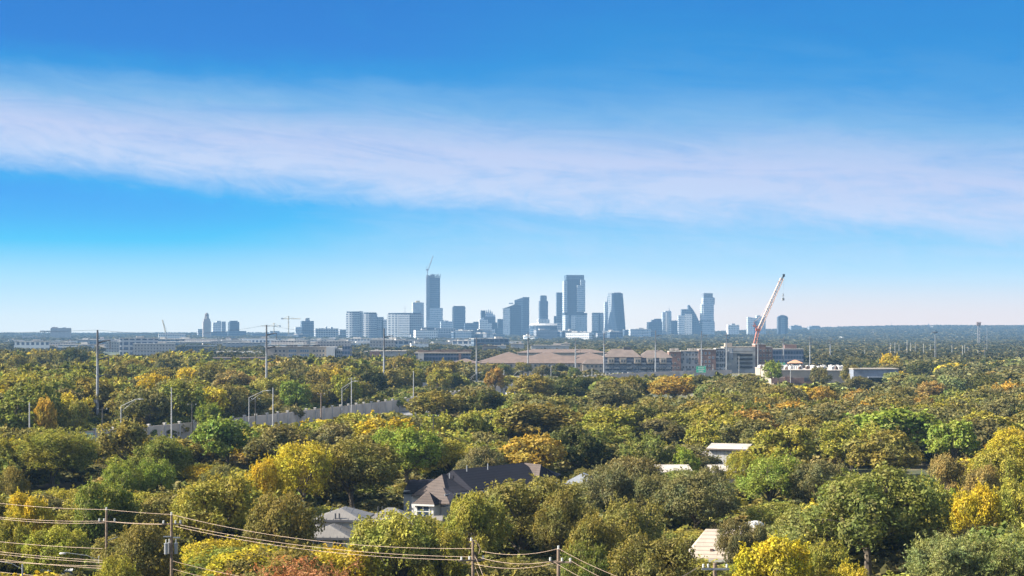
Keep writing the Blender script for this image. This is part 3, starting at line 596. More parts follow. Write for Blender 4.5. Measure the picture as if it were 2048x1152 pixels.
# ================================================================ MIDDLE DISTANCE
def sub(name, mesh, parent, loc, rz=0.0): return link(name, mesh, parent, loc, rz)
WIN = {}
def winmesh(w, h, glass='window_dark', frame='frame_white'):
    k = (round(w, 2), round(h, 2), glass, frame)
    if k not in WIN:
        b = MB().box(0, 0, 0, w, .06, h); n0 = len(b.f)
        fr = .09
        for x_ in (-w/2 - fr/2, w/2 + fr/2): b.box(x_, -.02, -fr, fr, .12, h + 2*fr)
        for z_ in (-fr, h): b.box(0, -.02, z_, w, .12, fr)
        b.box(0, -.035, 0, .06, .05, h)
        me = b.mesh('window', [MAT[glass], MAT[frame]])
        for i, p_ in enumerate(me.polygons): p_.material_index = 0 if i < n0 else 1
        WIN[k] = me
    return WIN[k]
def winrow(root, x0, x1, y, zs, n, w, h, rz=0.0, glass='window_dark', frame='frame_white', skip=0.0, rr=None):
    me = winmesh(w, h, glass, frame)
    for z in zs:
        for i in range(n):
            if skip and rr.random() < skip: continue
            x_ = x0 + (x1 - x0) * (i + .5) / n
            link('window', me, root, (x_, y, z))
def mroot(name, label, D, px, cat='building', rz=0, group=None): return empty(name, (wx(px, D), D, 0), label, cat, group, rz)
# --- pale apartment block above the left woods
D_ = 1500; s_ = D_/F
t = mroot('apartment_block', 'long pale flat-roofed apartment block with a dark end bay above the woods', D_, 620)
x_ = lambda px: (px - 620) * s_
h_ = wz(694.5, D_)
MB().box(x_(595), 8, 0, 120*s_, 16, h_).build('wall', MAT['cream_paint'], t)
MB().box(x_(592), 8, h_, 128*s_, 17, .5).build('roof', MAT['offwhite_roof'], t)
MB().box(x_(663), 4, 0, 17*s_, 24, h_ + .4).build('wing', MAT['white_paint'], t)
MB().box(x_(680), 5, 0, 14*s_, 18, h_ - 1).build('grey_bay', MAT['concrete'], t)
MB().box(x_(694), 3, 0, 15*s_, 22, h_ + 1.2).build('dark_bay', MAT['f_officeband'], t)
b = MB()
for px in (575, 582, 590, 608, 614, 628, 635): b.box(x_(px), 6, h_ + .5, 2.6, 2.2, 1.4)
b.build('roof_plant', MAT['dark_metal'], t).__setitem__('kind', 'stuff')
winrow(t, x_(548), x_(572), -.05, (h_-4, h_-7.5), 3, 1.3, 1.9); winrow(t, x_(578), x_(592), -.05, (h_-4, h_-7.5), 4, 1.8, 2.0, glass='window_blue')
winrow(t, x_(600), x_(618), -.05, (h_-4, h_-7.5), 4, 1.5, 1.9, glass='window_blue'); winrow(t, x_(625), x_(650), -.05, (h_-4, h_-7.5), 4, 1.3, 1.9)
winrow(t, x_(674), x_(686), -4.05, (h_-5, h_-8.5), 3, 1.4, 1.9)
# --- white shopping sheds left of it
t = mroot('flat_roof_shed', 'long low shed with pale cluttered roof beside the second steel pole', 1720, 480); s_ = 1720/F
MB().box(0, 20, 0, 112*s_, 40, wz(709, 1720)).build('wall', MAT['concrete'], t)
MB().box(0, 20, wz(709, 1720), 114*s_, 42, .8).build('roof', MAT['offwhite_roof'], t)
b = MB(); rnd = random.Random(5)
for k in range(36): b.box(rnd.uniform(-50, 50)*s_, rnd.uniform(4, 36), wz(709, 1720) + .8, rnd.uniform(2, 5), 2.4, rnd.uniform(1, 2.4))
b.build('roof_plant', MAT['white_paint'], t).__setitem__('kind', 'stuff')
t = mroot('flat_roof_shed', 'low tan shed in front of the long cluttered flat roof, just above the treetops', 1480, 470); s_ = 1480/F
MB().box(0, 12, 0, 120*s_, 24, wz(717, 1480)).build('wall', MAT['cream_paint'], t); MB().box(0, 12, wz(717, 1480), 122*s_, 26, .7).build('roof', MAT['tan_roof'], t)
t = mroot('flat_roof_shed', 'brown-walled low shed with pale roof behind the third steel pole', 1500, 775); s_ = 1500/F
MB().box(0, 10, 0, 70*s_, 20, wz(703, 1500)).build('wall', MAT['concrete'], t); MB().box(0, 10, wz(703, 1500), 73*s_, 22, .7).build('roof', MAT['offwhite_roof'], t)
MB().box(-25*s_, -1, 0, 20*s_, 3, wz(704, 1500)).build('brick_bay', MAT['brick_brown'], t)
# --- dark banded office
D_ = 1420; s_ = D_/F
t = mroot('office_block', 'low dark blue office block with a cluttered pale roof left of the brown-roofed apartments', D_, 895, rz=0)
x_ = lambda px: (px - 895) * s_; h_ = wz(707, D_)
MB().box(x_(885), 14, 0, 110*s_, 28, h_).build('wall', MAT['f_officeband'], t)
MB().box(x_(885), 14, h_, 113*s_, 30, 1.0).build('roof', MAT['cream_paint'], t)
MB().box(x_(920), -1, 0, 5*s_, 3, h_ + .2).build('stair_bay', MAT['brick_brown'], t); MB().box(x_(842), -.5, 0, 12*s_, 3, h_).build('end_bay', MAT['concrete'], t)
b = MB(); rnd = random.Random(6)
for k in range(22): b.box(x_(rnd.uniform(838, 935)), rnd.uniform(6, 26), h_ + 1.0, rnd.uniform(2, 7), 3, rnd.uniform(.8, 2.2))
b.build('roof_plant', MAT['tan_roof'], t).__setitem__('kind', 'stuff')
t = mroot('office_block', 'cream arcaded block with a row of arched bays behind the brown roofs', 1900, 980); s_ = 1900/F
MB().box(0, 8, 0, 30*s_, 16, wz(692.5, 1900)).build('wall', MAT['cream_paint'], t)
b = MB()
for k in range(7): b.box((-12 + k*4)*s_, -.4, wz(700, 1900), 1.9*s_, 1, 5*s_*.7)
b.build('arch_row', MAT['dark_metal'], t).__setitem__('kind', 'stuff'); MB().box(0, 8, wz(692.5, 1900), 31*s_, 17, .7).box(-10*s_, 8, wz(692.5, 1900)+.7, 4*s_, 5, 1.5).build('roof', MAT['tan_roof'], t)
for (px, w_, yt, D2, wl, lab) in ((1035, 26, 688.5, 2200, 'concrete', 'large plain grey box warehouse behind the fifth steel pole'), (1100, 76, 691.5, 2000, 'concrete', 'long grey shed with pale roof units behind the brown-roofed apartments'), (1128, 24, 688, 2350, 'cream_paint', 'cream box warehouse behind the sixth steel pole'), (1000, 24, 692, 2300, 'white_paint', 'short white warehouse behind the cream arcaded block'), (745, 34, 704, 1800, 'cream_paint', 'tiny cream shed between dark end bay and third steel pole')):
    t = mroot('warehouse', lab, D2, px); s_ = D2/F
    MB().box(0, 12, 0, w_*s_, 24, wz(yt, D2)).build('wall', MAT[wl], t); MB().box(0, 12, wz(yt, D2), w_*s_ + 1, 25, .7).box(w_*.2*s_, 10, wz(yt, D2) + .7, w_*.2*s_, 6, 2).build('roof', MAT['offwhite_roof'], t)
# --- brown hip-roofed apartment complex
def hipblock(label, D, x0, x1, yridge, yeave, depth, wall='cream_paint', roof='tan_roof', ridge=None, rows=(), rz=0, dark=None, name='apartment_block', nwin=None):
    s = D/F; t = mroot(name, label, D, (x0+x1)/2, rz=R(rz)); w = (x1-x0)*s; ze = wz(yeave, D)
    MB().box(0, depth/2, 0, w, depth, ze).build('wall', MAT[wall], t)
    MB().hip(0, depth/2, ze + .3, w, depth, wz(yridge, D + depth/2) - ze, ridge).build('roof', MAT[roof], t)
    n = nwin or max(3, int(w / 5))
    if rows: winrow(t, -w/2, w/2, -.05, [ze - r for r in rows], n, 1.5, 1.8)
    return t
hipblock('rearmost brown hip-roofed apartment block with a small gabled centre', 1480, 1035, 1215, 699, 706, 26)
t = hipblock('brown hip-roofed apartment block whose ridge stands between fourth and fifth steel poles', 1340, 985, 1050, 704.5, 716, 34, rows=(2.6, 5.6))
t = hipblock('brown hip-roofed apartment block right behind the fifth steel pole', 1330, 1056, 1135, 704, 716, 34, rows=(2.6, 5.6))
t = hipblock('brown hip-roofed apartment block between the sixth and seventh steel poles', 1330, 1140, 1222, 706, 717, 34, rows=(2.6, 5.6))
t = hipblock('long foremost tan-roofed apartment row just above the treetops', 1240, 950, 1240, 712, 727, 30, rows=(2.4, 5.4), nwin=30)
MB().box((1195-1095)*1240/F, -3, 0, 60*1240/F, 6, wz(727.5, 1240)).build('wing', MAT['cream_paint'], t); MB().hip((1195-1095)*1240/F, -3, wz(727.3, 1240), 60*1240/F, 6, 3.0).build('wing_roof', MAT['dark_roof_brown'], t)
winrow(t, (1170-1095)*1240/F, (1222-1095)*1240/F, -6.1, (wz(727.5, 1240)-2.6, wz(727.5, 1240)-5.6), 6, 1.5, 1.8)
hipblock('small tan-roofed apartment wing with its end gable left of the long foremost row', 1300, 900, 960, 718, 727, 20)
# --- four storey apartments, shade put into the dark facade colour
D_ = 1230; s_ = D_/F
t = mroot('apartment_block', 'four-storey apartment block with brown hip roofs and dark blue shaded balconies', D_, 1275)
x_ = lambda px: (px - 1275) * s_
ze = wz(715, D_)
MB().box(x_(1245), 9, 0, 72*s_, 18, ze).build('wall', MAT['f_officeband'], t)
MB().hip(x_(1245), 9, ze + .3, 74*s_, 18, wz(699, D_) - ze, 40*s_).build('roof', MAT['dark_roof_brown'], t)
MB().box(x_(1312), 12, 0, 64*s_, 20, ze - .5).build('side_wing', MAT['f_officeband'], t)
MB().hip(x_(1312), 12, ze - .2, 66*s_, 20, wz(700, D_) - ze, 30*s_).build('side_roof', MAT['dark_roof_brown'], t)
MB().box(x_(1256), 12, ze + 3, 14*s_, 8, wz(694.5, D_) - ze - 3).build('roof_lantern', MAT['dark_metal'], t)
b = MB()
for px in (1222, 1246, 1275, 1300, 1326):
    MB().box(x_(px), -1.2, ze - 4.2, 13*s_, 2.4, 4.0).build('bay', MAT['cream_paint'], t)
    winrow(t, x_(px - 5), x_(px + 5), -2.45, (ze - 3.3,), 2, 1.2, 2.0)
for r in range(4):
    for px in (1214, 1233, 1258, 1287, 1313, 1337):
        MB().box(x_(px), -1.0, ze - 4.6 - r*3.1, 9*s_, 2.0, .25).box(x_(px), -2.0, ze - 4.4 - r*3.1, 9*s_, .08, 1.0).build('balcony', MAT['galv'], t)
    winrow(t, x_(1212), x_(1342), -.06, (ze - 7.4 - r*3.1,), 22, 1.3, 1.7, glass='window_blue', skip=.25, rr=random.Random(r))
# --- grey brown five storey row + garage
D_ = 1330; s_ = D_/F
t = mroot('apartment_block', 'flat-topped brown and grey five-storey block between ninth and tenth steel poles', D_, 1395)
x_ = lambda px: (px - 1395) * s_
rnd = random.Random(8)
for i, (a0, a1, yt, mt, dy) in enumerate(((1338, 1362, 704, 'brick_brown', 0), (1362, 1398, 703, 'f_grey', 2), (1398, 1432, 700, 'brick_brown', 0), (1432, 1450, 698, 'f_steelframe', 1.5))):
    hh = wz(yt, D_); MB().box(x_((a0+a1)/2), 8 + dy, 0, (a1-a0)*s_, 16, hh).build('wall', MAT[mt], t)
    MB().box(x_((a0+a1)/2), 8 + dy, hh, (a1-a0)*s_ - .1, 16.6, .6).build('parapet', MAT['offwhite_roof'], t)
    winrow(t, x_(a0 + 2), x_(a1 - 2), dy - .05, [hh - 3.2 - 3.1*r for r in range(5)], max(3, int((a1-a0)*s_/2.6)), 1.3, 1.7, glass=rnd.choice(['window_dark', 'window_blue']), skip=.2, rr=rnd)
b = MB()
for k in range(12): b.box(x_(rnd.uniform(1342, 1446)), rnd.uniform(6, 14), wz(703, D_) + .6, 2.2, 2, 1.6)
b.build('roof_plant', MAT['offwhite_roof'], t).__setitem__('kind', 'stuff')
t = mroot('parking_garage', 'pale grey parking garage with dark open decks beside the brown brick block', 1340, 1480); s_ = 1340/F
x_ = lambda px: (px - 1480) * s_
hh = wz(695, 1340)
MB().box(0, 12, 0, 62*s_, 22, hh).build('wall', MAT['concrete'], t)
for r in range(4): MB().box(x_(1490), .6, hh - 6.2 - r*3.0, 30*s_, 1.4, 1.3).build('deck_shade', MAT['black'], t)  # black slabs stand in for the shade inside the open decks
MB().box(x_(1487), -.2, hh - 2.2, 40*s_, 1.2, .35).box(x_(1484), -.2, hh - 4.0, 45*s_, 1.2, .35).build('deck_rail', MAT['white_paint'], t)
MB().box(x_(1462), .6, hh - 9, 9*s_, 1.4, 8.2).build('stair_bay', MAT['f_grey'], t)
MB().box(0, 12, hh, 63*s_, 22.6, .6).box(x_(1460), 12, hh + .6, 14*s_, 8, 2.6).build('roof', MAT['cream_paint'], t)
t = mroot('brick_block', 'tall brown brick block at the foot of the red lattice crane', 1345, 1530); s_ = 1345/F
MB().box((1521-1530)*s_, 9, 0, 21*s_, 18, wz(689, 1345)).build('tower', MAT['brick_brown'], t)
MB().box((1538.5-1530)*s_, 10, 0, 14*s_, 18, wz(694.5, 1345)).build('wall', MAT['brick_brown'], t)
MB().box((1521-1530)*s_, 9, wz(689, 1345), 21.6*s_, 18.4, .4).box((1538.5-1530)*s_, 10, wz(694.5, 1345), 14.2*s_, 18.4, .4).build('parapet', MAT['concrete'], t)
winrow(t, -18*s_, 14*s_, -.05, (wz(703, 1345), wz(713, 1345), wz(723, 1345)), 5, 1.2, 1.6)
t = mroot('office_block', 'dark blue windowless office box with a brown rooftop block right of the brick block', 1500, 1575); s_ = 1500/F
MB().box(0, 10, 0, 64*s_, 20, wz(699, 1500)).build('wall', MAT['f_officeband'], t); MB().box(0, 10, wz(699, 1500), 65*s_, 21, .7).build('roof', MAT['concrete'], t)
MB().box(8*s_, 10, wz(699, 1500) + .7, 24*s_, 10, 3.4).build('penthouse', MAT['brick_brown'], t)
t = mroot('red_mast_base', 'small terracotta kiosk roof between dark office box and white warehouse', 1295, 1592, 'building'); s_ = 1295/F
MB().box(0, 4, 0, 26*s_, 8, wz(726, 1295)).build('wall', MAT['dark_metal'], t); MB().hip(0, 4, wz(726, 1295), 26*s_, 8, 2.2).build('roof', MAT['terracotta'], t)
t.name = 'kiosk'
for i in range(4):
    px = (1583, 1597, 1604, 1578)[i]
# --- white flat-roofed warehouse
D_ = 1010; s_ = D_/F
t = mroot('warehouse', 'wide cream warehouse with a white flat roof crowded with air units', D_, 1650)
x_ = lambda px: (px - 1650) * s_; hh = wz(741, D_)
MB().box(x_(1590), 38, 0, 86*s_, 76, hh).build('wall', MAT['cream_paint'], t)
MB().box(x_(1683), 46, 0, 98*s_, 80, hh - .3).build('side_wing', MAT['cream_paint'], t)
MB().box(x_(1590), 38, hh, 87*s_, 77, .35).build('roof', MAT['offwhite_roof'], t); MB().box(x_(1684), 46, hh - .3, 98*s_, 81, .35).build('side_roof', MAT['offwhite_roof'], t)
rnd = random.Random(3); unit = MB().box(0, 0, 0, 2.4, 2, 1.5).box(.5, 0, 1.5, 1.1, 1.1, .25).mesh('roof_unit', MAT['white_paint']); unit2 = MB().box(0, 0, 0, 1.6, 1.6, 1.3).box(0, 0, 1.3, .8, .8, .4).mesh('roof_unit', MAT['tan_roof'])
for k in range(84): link('roof_unit', unit if rnd.random() < .7 else unit2, t, (x_(rnd.uniform(1545, 1725)), rnd.uniform(6, 70), hh + .36), rnd.uniform(0, 1.5))
MB().box(x_(1575), -.6, hh - 6.6, 14*s_, 1.2, 3.2).build('dock_door', MAT['brick_brown'], t); MB().box(x_(1614), -.6, hh - 6, 13*s_, 1.2, 2).build('dock_door', MAT['dark_metal'], t)
MB().box(x_(1588), -.4, hh - 7.2, 90*s_, .8, 3).build('brick_base', MAT['brick_brown'], t)
# --- grey shop with canopy and white cars
D_ = 930; s_ = D_/F
t = mroot('shop_building', 'blue-grey flat-roofed shop with a deep shaded canopy behind two white cars', D_, 1752)
x_ = lambda px: (px - 1752) * s_; hh = wz(739, D_)
MB().box(0, 9, 0, 90*s_, 18, hh).build('wall', MAT['slate_paint'], t); MB().box(0, 9, hh, 92*s_, 19, .5).build('roof', MAT['cream_paint'], t)
MB().box(x_(1765), -2, hh - 4.2, 62*s_, 4, .5).build('canopy', MAT['slate_paint'], t); MB().box(x_(1765), -.1, 0, 62*s_, .3, hh - 4.4).build('shopfront', MAT['window_dark'], t)
winrow(t, x_(1760), x_(1795), -.3, (1.0,), 3, 2.2, 2.2)
# ---------------------------------------------------------------- cars
def car(px, D, rz, paint, label, suv=False, group=None):
    t = empty('parked_car', (wx(px, D), D, 0), label, 'car', group, R(rz))
    L_, W_ = 4.6, 1.85; H_ = 1.75 if suv else 1.45
    prof = [(-2.25, .35), (2.25, .35), (2.3, .7), (2.2, .95), (1.35, 1.0), (.75, H_ - .03), (-1.0 if not suv else -1.9, H_), (-1.75 if not suv else -2.15, 1.02), (-2.28, .98), (-2.3, .6)]
    MB().prof(prof, -W_/2, W_/2).build('body', MAT[paint], t)
    gl = [(1.22, 1.02), (.72, H_ - .12), (-.95 if not suv else -1.8, H_ - .1), (-1.6 if not suv else -2.0, 1.05)]
    for y0 in (-W_/2 - .01, W_/2 - .01): MB().prof(gl, y0, y0 + .02).build('side_window', MAT['window_dark'], t)
    MB().add([(1.32, -.75, 1.03), (1.32, .75, 1.03), (.80, .68, H_ - .08), (.80, -.68, H_ - .08)], [(0, 1, 2, 3)]).build('windscreen', MAT['window_dark'], t)
    for sx in (-1.45, 1.45):
        for sy in (-.88, .88): MB().tube([(sx, sy - .12, .33), (sx, sy + .12, .33)], .33, 14).build('wheel', MAT['rubber'], t)
    for sy in (-.65, .65): MB().box(2.26, sy, .68, .06, .35, .16).build('headlight', MAT['frame_white'], t)
    return t
car(1780, 895, 70, 'car_white', 'white parked car seen end-on before the blue-grey shop')
car(1799, 890, 8, 'car_white', 'white parked car seen side-on before the blue-grey shop', True)
car(1697, 208, 20, 'car_blue', 'dark blue car parked in shade under the big orange-flecked tree')
# ---------------------------------------------------------------- highway, noise wall, signs
ROAD = [(-190, 300), (-140, 395), (-97, 490), (-74.5, 560), (-37.7, 700), (-8, 850), (22, 980), (64, 1110), (120, 1205), (200, 1255), (300, 1275), (420, 1270)]
def resample(P, n):
    P = np.array(P, float); d = np.r_[0, np.cumsum(np.hypot(*np.diff(P, axis=0).T))]; t = np.linspace(0, d[-1], n)
    # Catmull-like smoothing by averaging
    Q = np.stack([np.interp(t, d, P[:, 0]), np.interp(t, d, P[:, 1])], 1)
    for _ in range(6): Q[1:-1] = (Q[:-2] + 2*Q[1:-1] + Q[2:]) / 4
    return Q
WALL = resample(ROAD, 160)
tn = np.gradient(WALL, axis=0); tn /= np.linalg.norm(tn, axis=1)[:, None]; nr = np.stack([tn[:, 1], -tn[:, 0]], 1)     # towards the near/right side
def strip(name, o0, o1, z, mat, kind='structure', dz=0.0):
    a, c = WALL + nr*o0, WALL + nr*o1; n = len(a)
    v = [(x, y, z) for x, y in a] + [(x, y, z + dz) for x, y in c]
    b = MB().add(v, [(i, n+i, n+i+1, i+1) for i in range(n-1)]); o = b.build(name, MAT[mat]); return tag(o, kind=kind)
strip('highway', 1.5, 36, .004 + .05, 'asphalt')
for o0 in (5.2, 9.0, 12.8, 24, 27.8, 31.6): strip('road_line', o0, o0 + .22, .062, 'white_paint')
t = empty('noise_wall', (0, 0, 0), 'long curving beige concrete noise wall with evenly spaced posts beside the highway', 'wall')
def ribbon(o0, th, z0, z1, i0=0, i1=None):
    W_ = WALL[i0:i1]; N_ = nr[i0:i1]; n = len(W_); b = MB()
    a, c = W_ + N_*o0, W_ + N_*(o0+th); v = []
    for z in (z0, z1): v += [(x, y, z) for x, y in a] + [(x, y, z) for x, y in c]
    f = []
    for i in range(n-1): f += [(n+i, n+i+1, 3*n+i+1, 3*n+i), (i+1, i, 2*n+i, 2*n+i+1), (2*n+i, 3*n+i, 3*n+i+1, 2*n+i+1)]
    return b.add(v, f)
ribbon(-.12, .24, 0, 4.6, 12, 125).build('panel_wall', MAT['wall_concrete'], t)
pm = MB().box(0, 0, 0, .55, .55, 4.9).box(0, 0, 4.9, .8, .8, .3).mesh('post', MAT['concrete'])
cnt = 0; acc = 0
for i in range(13, 125):
    acc += np.hypot(*(WALL[i] - WALL[i-1]))
    if acc >= 7.0 and cnt < 96:
        acc = 0; cnt += 1; link('post', pm, t, (WALL[i][0], WALL[i][1], 0), math.atan2(tn[i][1], tn[i][0]))
t = empty('traffic_barrier', (0, 0, 0), 'low continuous concrete barrier along the middle of the highway', 'barrier')
ribbon(18.2, .5, 0, 1.1).build('barrier_wall', MAT['concrete'], t)
t = empty('traffic_barrier', (0, 0, 0), 'low concrete barrier edging the near shoulder of the highway', 'barrier')
ribbon(35.6, .4, 0, 1.3).build('barrier_wall', MAT['concrete'], t)
for i, (k, o0, paint, rz) in enumerate(((72, 7, 'car_white', 0), (75, 11, 'car_blue', 0), (82, 26, 'car_white', 180), (118, 8, 'car_white', 0), (124, 27, 'car_blue', 180), (131, 11, 'car_white', 0), (138, 30, 'car_white', 180))):
    p = WALL[k] + nr[k]*o0
    c_ = car(1024, 500, 0, paint, '', i % 2 == 0, 'cars on the highway'); c_.location = (p[0], p[1], .06); c_.rotation_euler.z = math.atan2(tn[k][1], tn[k][0]) + R(rz)
    c_['label'] = ('white car driving on the highway beside the noise wall', 'dark car driving on the highway beside the noise wall', 'white car heading away from the noise wall end on the highway', 'white car on the highway before the dark-balconied apartments', 'dark car on the highway before the flat-topped brown block', 'white car on the highway below the large green sign', 'white car on the highway before the parking garage')[i]; c_.name = 'moving_car'
def sign(px, py0, py1, D, w_px, label, rz=0, lines=((.68, .6), (.42, .7), (.16, .5))):
    s = D/F; t = empty('highway_sign', (wx(px, D), D, 0), label, 'sign', None, R(rz)); w, z0, z1 = w_px*s, wz(py1, D), wz(py0, D); h = z1 - z0
    MB().box(0, 0, z0, w, .12, h).build('panel', MAT['sign_green'], t)
    b = MB()
    for (fz, fw) in lines:
        n = max(3, int(w*fw/ (h*.16)))
        for i in range(n): b.box(-w*fw/2 + w*fw*(i+.5)/n, -.075, z0 + h*fz, w*fw/n*.62, .03, h*.13)
    b.build('lettering', MAT['white_paint'], t)
    b = MB()
    for sx in (-1, 1): b.box(sx*(w/2 - .12), -.075, z0 + .1, .1, .03, h - .2)
    for zz in (z0 + .1, z1 - .2): b.box(0, -.075, zz, w - .4, .03, .1)
    b.build('border', MAT['white_paint'], t)
    for sx in (-.35, .35): MB().tube([(sx*w, .3, 0), (sx*w, .3, z1)], .15).build('post', MAT['galv'], t)
    return t
sign(1402, 732, 745.5, 1200, 20, 'large green highway sign with white lines in front of the flat-topped brown block', -6)
sign(1561, 725, 734, 1262, 19, 'smaller green highway sign behind the pale green tree by the warehouse', -6)
sign(178, 866, 876, 430, 16, 'small green highway sign half hidden at the foot of the tallest steel pole', 10)
t = empty('sign_gantry', (wx(875, 830), 830, 0), 'grey overhead sign gantry seen from behind, truss backs crossing above the treetops', 'gantry')
s_ = 830/F; b = MB()
lattice(b, (-32*s_, 0, wz(778, 830)), (34*s_, 0, wz(778, 830)), 1.4, .10, 14); b.build('truss', MAT['galv'], t)
for k, (a0, a1) in enumerate(((845, 862), (863, 888), (889, 908))): MB().box(((a0+a1)/2 - 875)*s_, -.9, wz(776, 830), (a1-a0)*s_ - .2, .15, 11*s_).build('sign_back', MAT['galv'], t)
for x_ in (-33*s_, 35*s_): MB().tube([(x_, 0, 0), (x_, 0, wz(772, 830))], .3).build('post', MAT['galv'], t)
# ---------------------------------------------------------------- steel transmission poles
TP = [  # px, ytop, D, arms on, n arms
 (195, 660, 545), (533, 650, 690), (768, 657, 780), (953, 675, 1010), (1056, 665, 1190), (1151, 675, 1225), (1208, 666, 1215), (1311, 661, 1215), (1403, 662, 1305), (1453, 665, 1310), (1516, 675, 1325), (1567, 675, 1360), (1620, 673, 1420), (1660.5, 677, 1470)]
ORD = ['first', 'second', 'third', 'fourth', 'fifth', 'sixth', 'seventh', 'eighth', 'ninth', 'tenth', 'eleventh', 'twelfth', 'thirteenth', 'fourteenth']
WH = ['standing tallest above the left woods', 'rising in front of the pale apartment block', 'beside the far end of the noise wall', 'before the dark blue office block', 'before the brown roofs', 'before the long tan roof row', 'at the left of the dark-balconied apartments', 'before the right wing of the dark-balconied apartments', 'behind the large green highway sign', 'before the parking garage', 'before the brick block', 'before the dark office box', 'right of the dark office box', 'behind the white warehouse roof']
TPW = []
for i, (px, yt, D) in enumerate(TP):
    t = empty('transmission_pole', (wx(px, D), D, 0), f'{ORD[i]} grey steel transmission pole {WH[i]}', 'power pole', 'steel transmission poles along the highway')
    H_ = wz(yt, D); MB().tube([(0, 0, 0), (0, 0, H_*.5), (0, 0, H_)], [.52, .42, .26], 12).build('pole', MAT['galv'], t)
    MB().tube([(0, 0, H_ - 11), (0, 0, H_ + .02)], [.37, .29], 10).build('cap_section', MAT['galv_dark'], t)
    pts = [(0, 0, H_)]
    arms = (3.4, 8.6, 13.8) if i < 9 else (2.0, 2.0, 5.0)
    for j, dz in enumerate(arms):
        sx = 1 if (i < 9 or j != 1) else -1; L_ = (3.9, 3.4, 2.8)[j] if i < 9 else 2.4
        z = H_ - dz
        a = MB().tube([(0, 0, z - .5), (sx*L_*.55, 0, z + .05), (sx*L_, 0, z + .35)], [.27, .20, .13], 8).build('arm', MAT['galv_dark'], t)
        if j < 2: MB().tube([(sx*(L_-.1), 0, z + .3), (sx*(L_-.1), 0, z - 2.2)], .11, 6).build('insulator', MAT['galv_dark'], a)
        pts.append((sx*(L_-.1), 0, z - 2.2 if j < 2 else z + .3))
    TPW.append([(wx(px, D) + p[0], D, p[2]) for p in pts])
    if i == 0: MB().box(-.75, -.1, H_*.28, .7, .6, 1.1).build('equipment_box', MAT['galv'], t)
def wire(name, label, p0, p1, sag, rad, mat='wire', group=None, n=14, cat='cable'):
    p0, p1 = Vector(p0), Vector(p1); pts = []
    for i in range(n+1):
        f = i/n; p = p0.lerp(p1, f); p.z -= sag*4*f*(1-f); pts.append(p)
    o = MB().tube(pts, rad, 5).build(name, MAT[mat]); return tag(o, label, cat, group)
for i in range(-1, 8):
    A = TPW[i] if i >= 0 else [(p[0]-180, p[1]-170, p[2]) for p in TPW[0]]; B_ = TPW[i+1]
    for j in range(4):
        if i >= 3 and j > 1: continue
        w_ = 'top earth' if j == 0 else ('upper arm', 'middle arm', 'lower arm')[j-1]
        wh = 'running off the frame from the first steel pole' if i < 0 else f'strung between the {ORD[i]} and {ORD[i+1]} steel poles'
        wire('power_line', f'thin {w_} wire {wh}', A[j], B_[j], 2.2, .035, 'galv_dark', 'wires between the steel poles')
# ---------------------------------------------------------------- street lamps, plain poles, wooden poles along the highway
def lamp(px, ytop, D, armpx, label, rise=22, double=False):
    t = empty('street_lamp', (wx(px, D), D, 0), label, 'street lamp', 'highway street lamps'); s = D/F; H_ = wz(ytop + rise*.65, D); L_ = armpx*s
    MB().tube([(0, 0, 0), (0, 0, H_)], [.16, .11], 8).build('pole', MAT['pale_steel'], t)
    MB().tube([(0, 0, H_), (L_*.8, 0, H_ + rise*.62*s), (L_, 0, H_ + rise*.65*s)], .075, 6).tube([(0, 0, H_ - 1.3), (L_*.8, 0, H_ + rise*.62*s - .15)], .05, 5).build('arm', MAT['pale_steel'], t)
    MB().foot([(x*1.3 + L_ + .5, y*.4) for x, y in ngon(.5, 8)], H_ + rise*.65*s - .12, H_ + rise*.65*s + .08).build('lamp_head', MAT['white_paint'], t)
lamp(242, 798, 442, 36, 'grey street lamp with a long braced arm right of the tallest steel pole')
lamp(498, 781, 528, 36, 'grey street lamp with braced arm beside a dark wooden pole and the second steel pole')
lamp(684, 762, 608, 26, 'grey street lamp with braced arm before the middle of the noise wall')
lamp(935, 745, 930, 24, 'grey street lamp whose arm reaches the fourth steel pole')
lamp(1021, 742, 1010, 18, 'grey street lamp between the fourth and fifth steel poles')
lamp(1255, 722, 1235, 22, 'grey street lamp before the left wing of the dark-balconied apartments')
lamp(1299, 722, 1235, 20, 'grey street lamp before the right wing of the dark-balconied apartments')
lamp(1444, 728, 1290, 16, 'grey street lamp before the flat-topped brown block')
def plainpole(px, yt, D, r, mat, label, name='light_pole', cat='pole', cross=False, group=None):
    H_ = wz(yt, D); t = empty(name, (wx(px, D), D, 0), label, cat, group)
    MB().tube([(0, 0, 0), (0, 0, H_)], [r, r*.65], 8).build('pole', MAT[mat], t)
    if cross:
        MB().box(0, 0, H_ - .6, 2.4, .12, .14).build('crossarm', MAT[mat], t)
        for x_ in (-1.1, 0, 1.1): MB().foot([(x_ + a, c) for a, c in ngon(.07, 6)], H_ - .46, H_ - .2).build('insulator', MAT['insulator'], t)
plainpole(59, 805, 400, .21, 'pale_steel', 'plain grey pole left of the tallest steel pole')
plainpole(343, 775, 484, .21, 'pale_steel', 'plain pale pole standing before the near end of the noise wall')
plainpole(384, 806, 498, .2, 'dark_wood', 'dark wooden pole at the near end of the noise wall', 'utility_pole', 'power pole', True)
plainpole(205, 815, 440, .2, 'dark_wood', 'dark wooden pole just right of the tallest steel pole base', 'utility_pole', 'power pole', True)
plainpole(511, 795, 532, .2, 'dark_wood', 'dark wooden pole beside the lamp near the second steel pole', 'utility_pole', 'power pole', True)
plainpole(546, 775, 545, .21, 'pale_steel', 'plain pale pole just right of the second steel pole')
plainpole(642, 785, 588, .22, 'pole_wood', 'stout brown wooden pole before the middle of the noise wall', 'utility_pole', 'power pole', True)
plainpole(703, 755, 616, .21, 'pale_steel', 'grey pole with a short crossarm beside the lamp at mid noise wall', 'utility_pole', 'power pole', True)
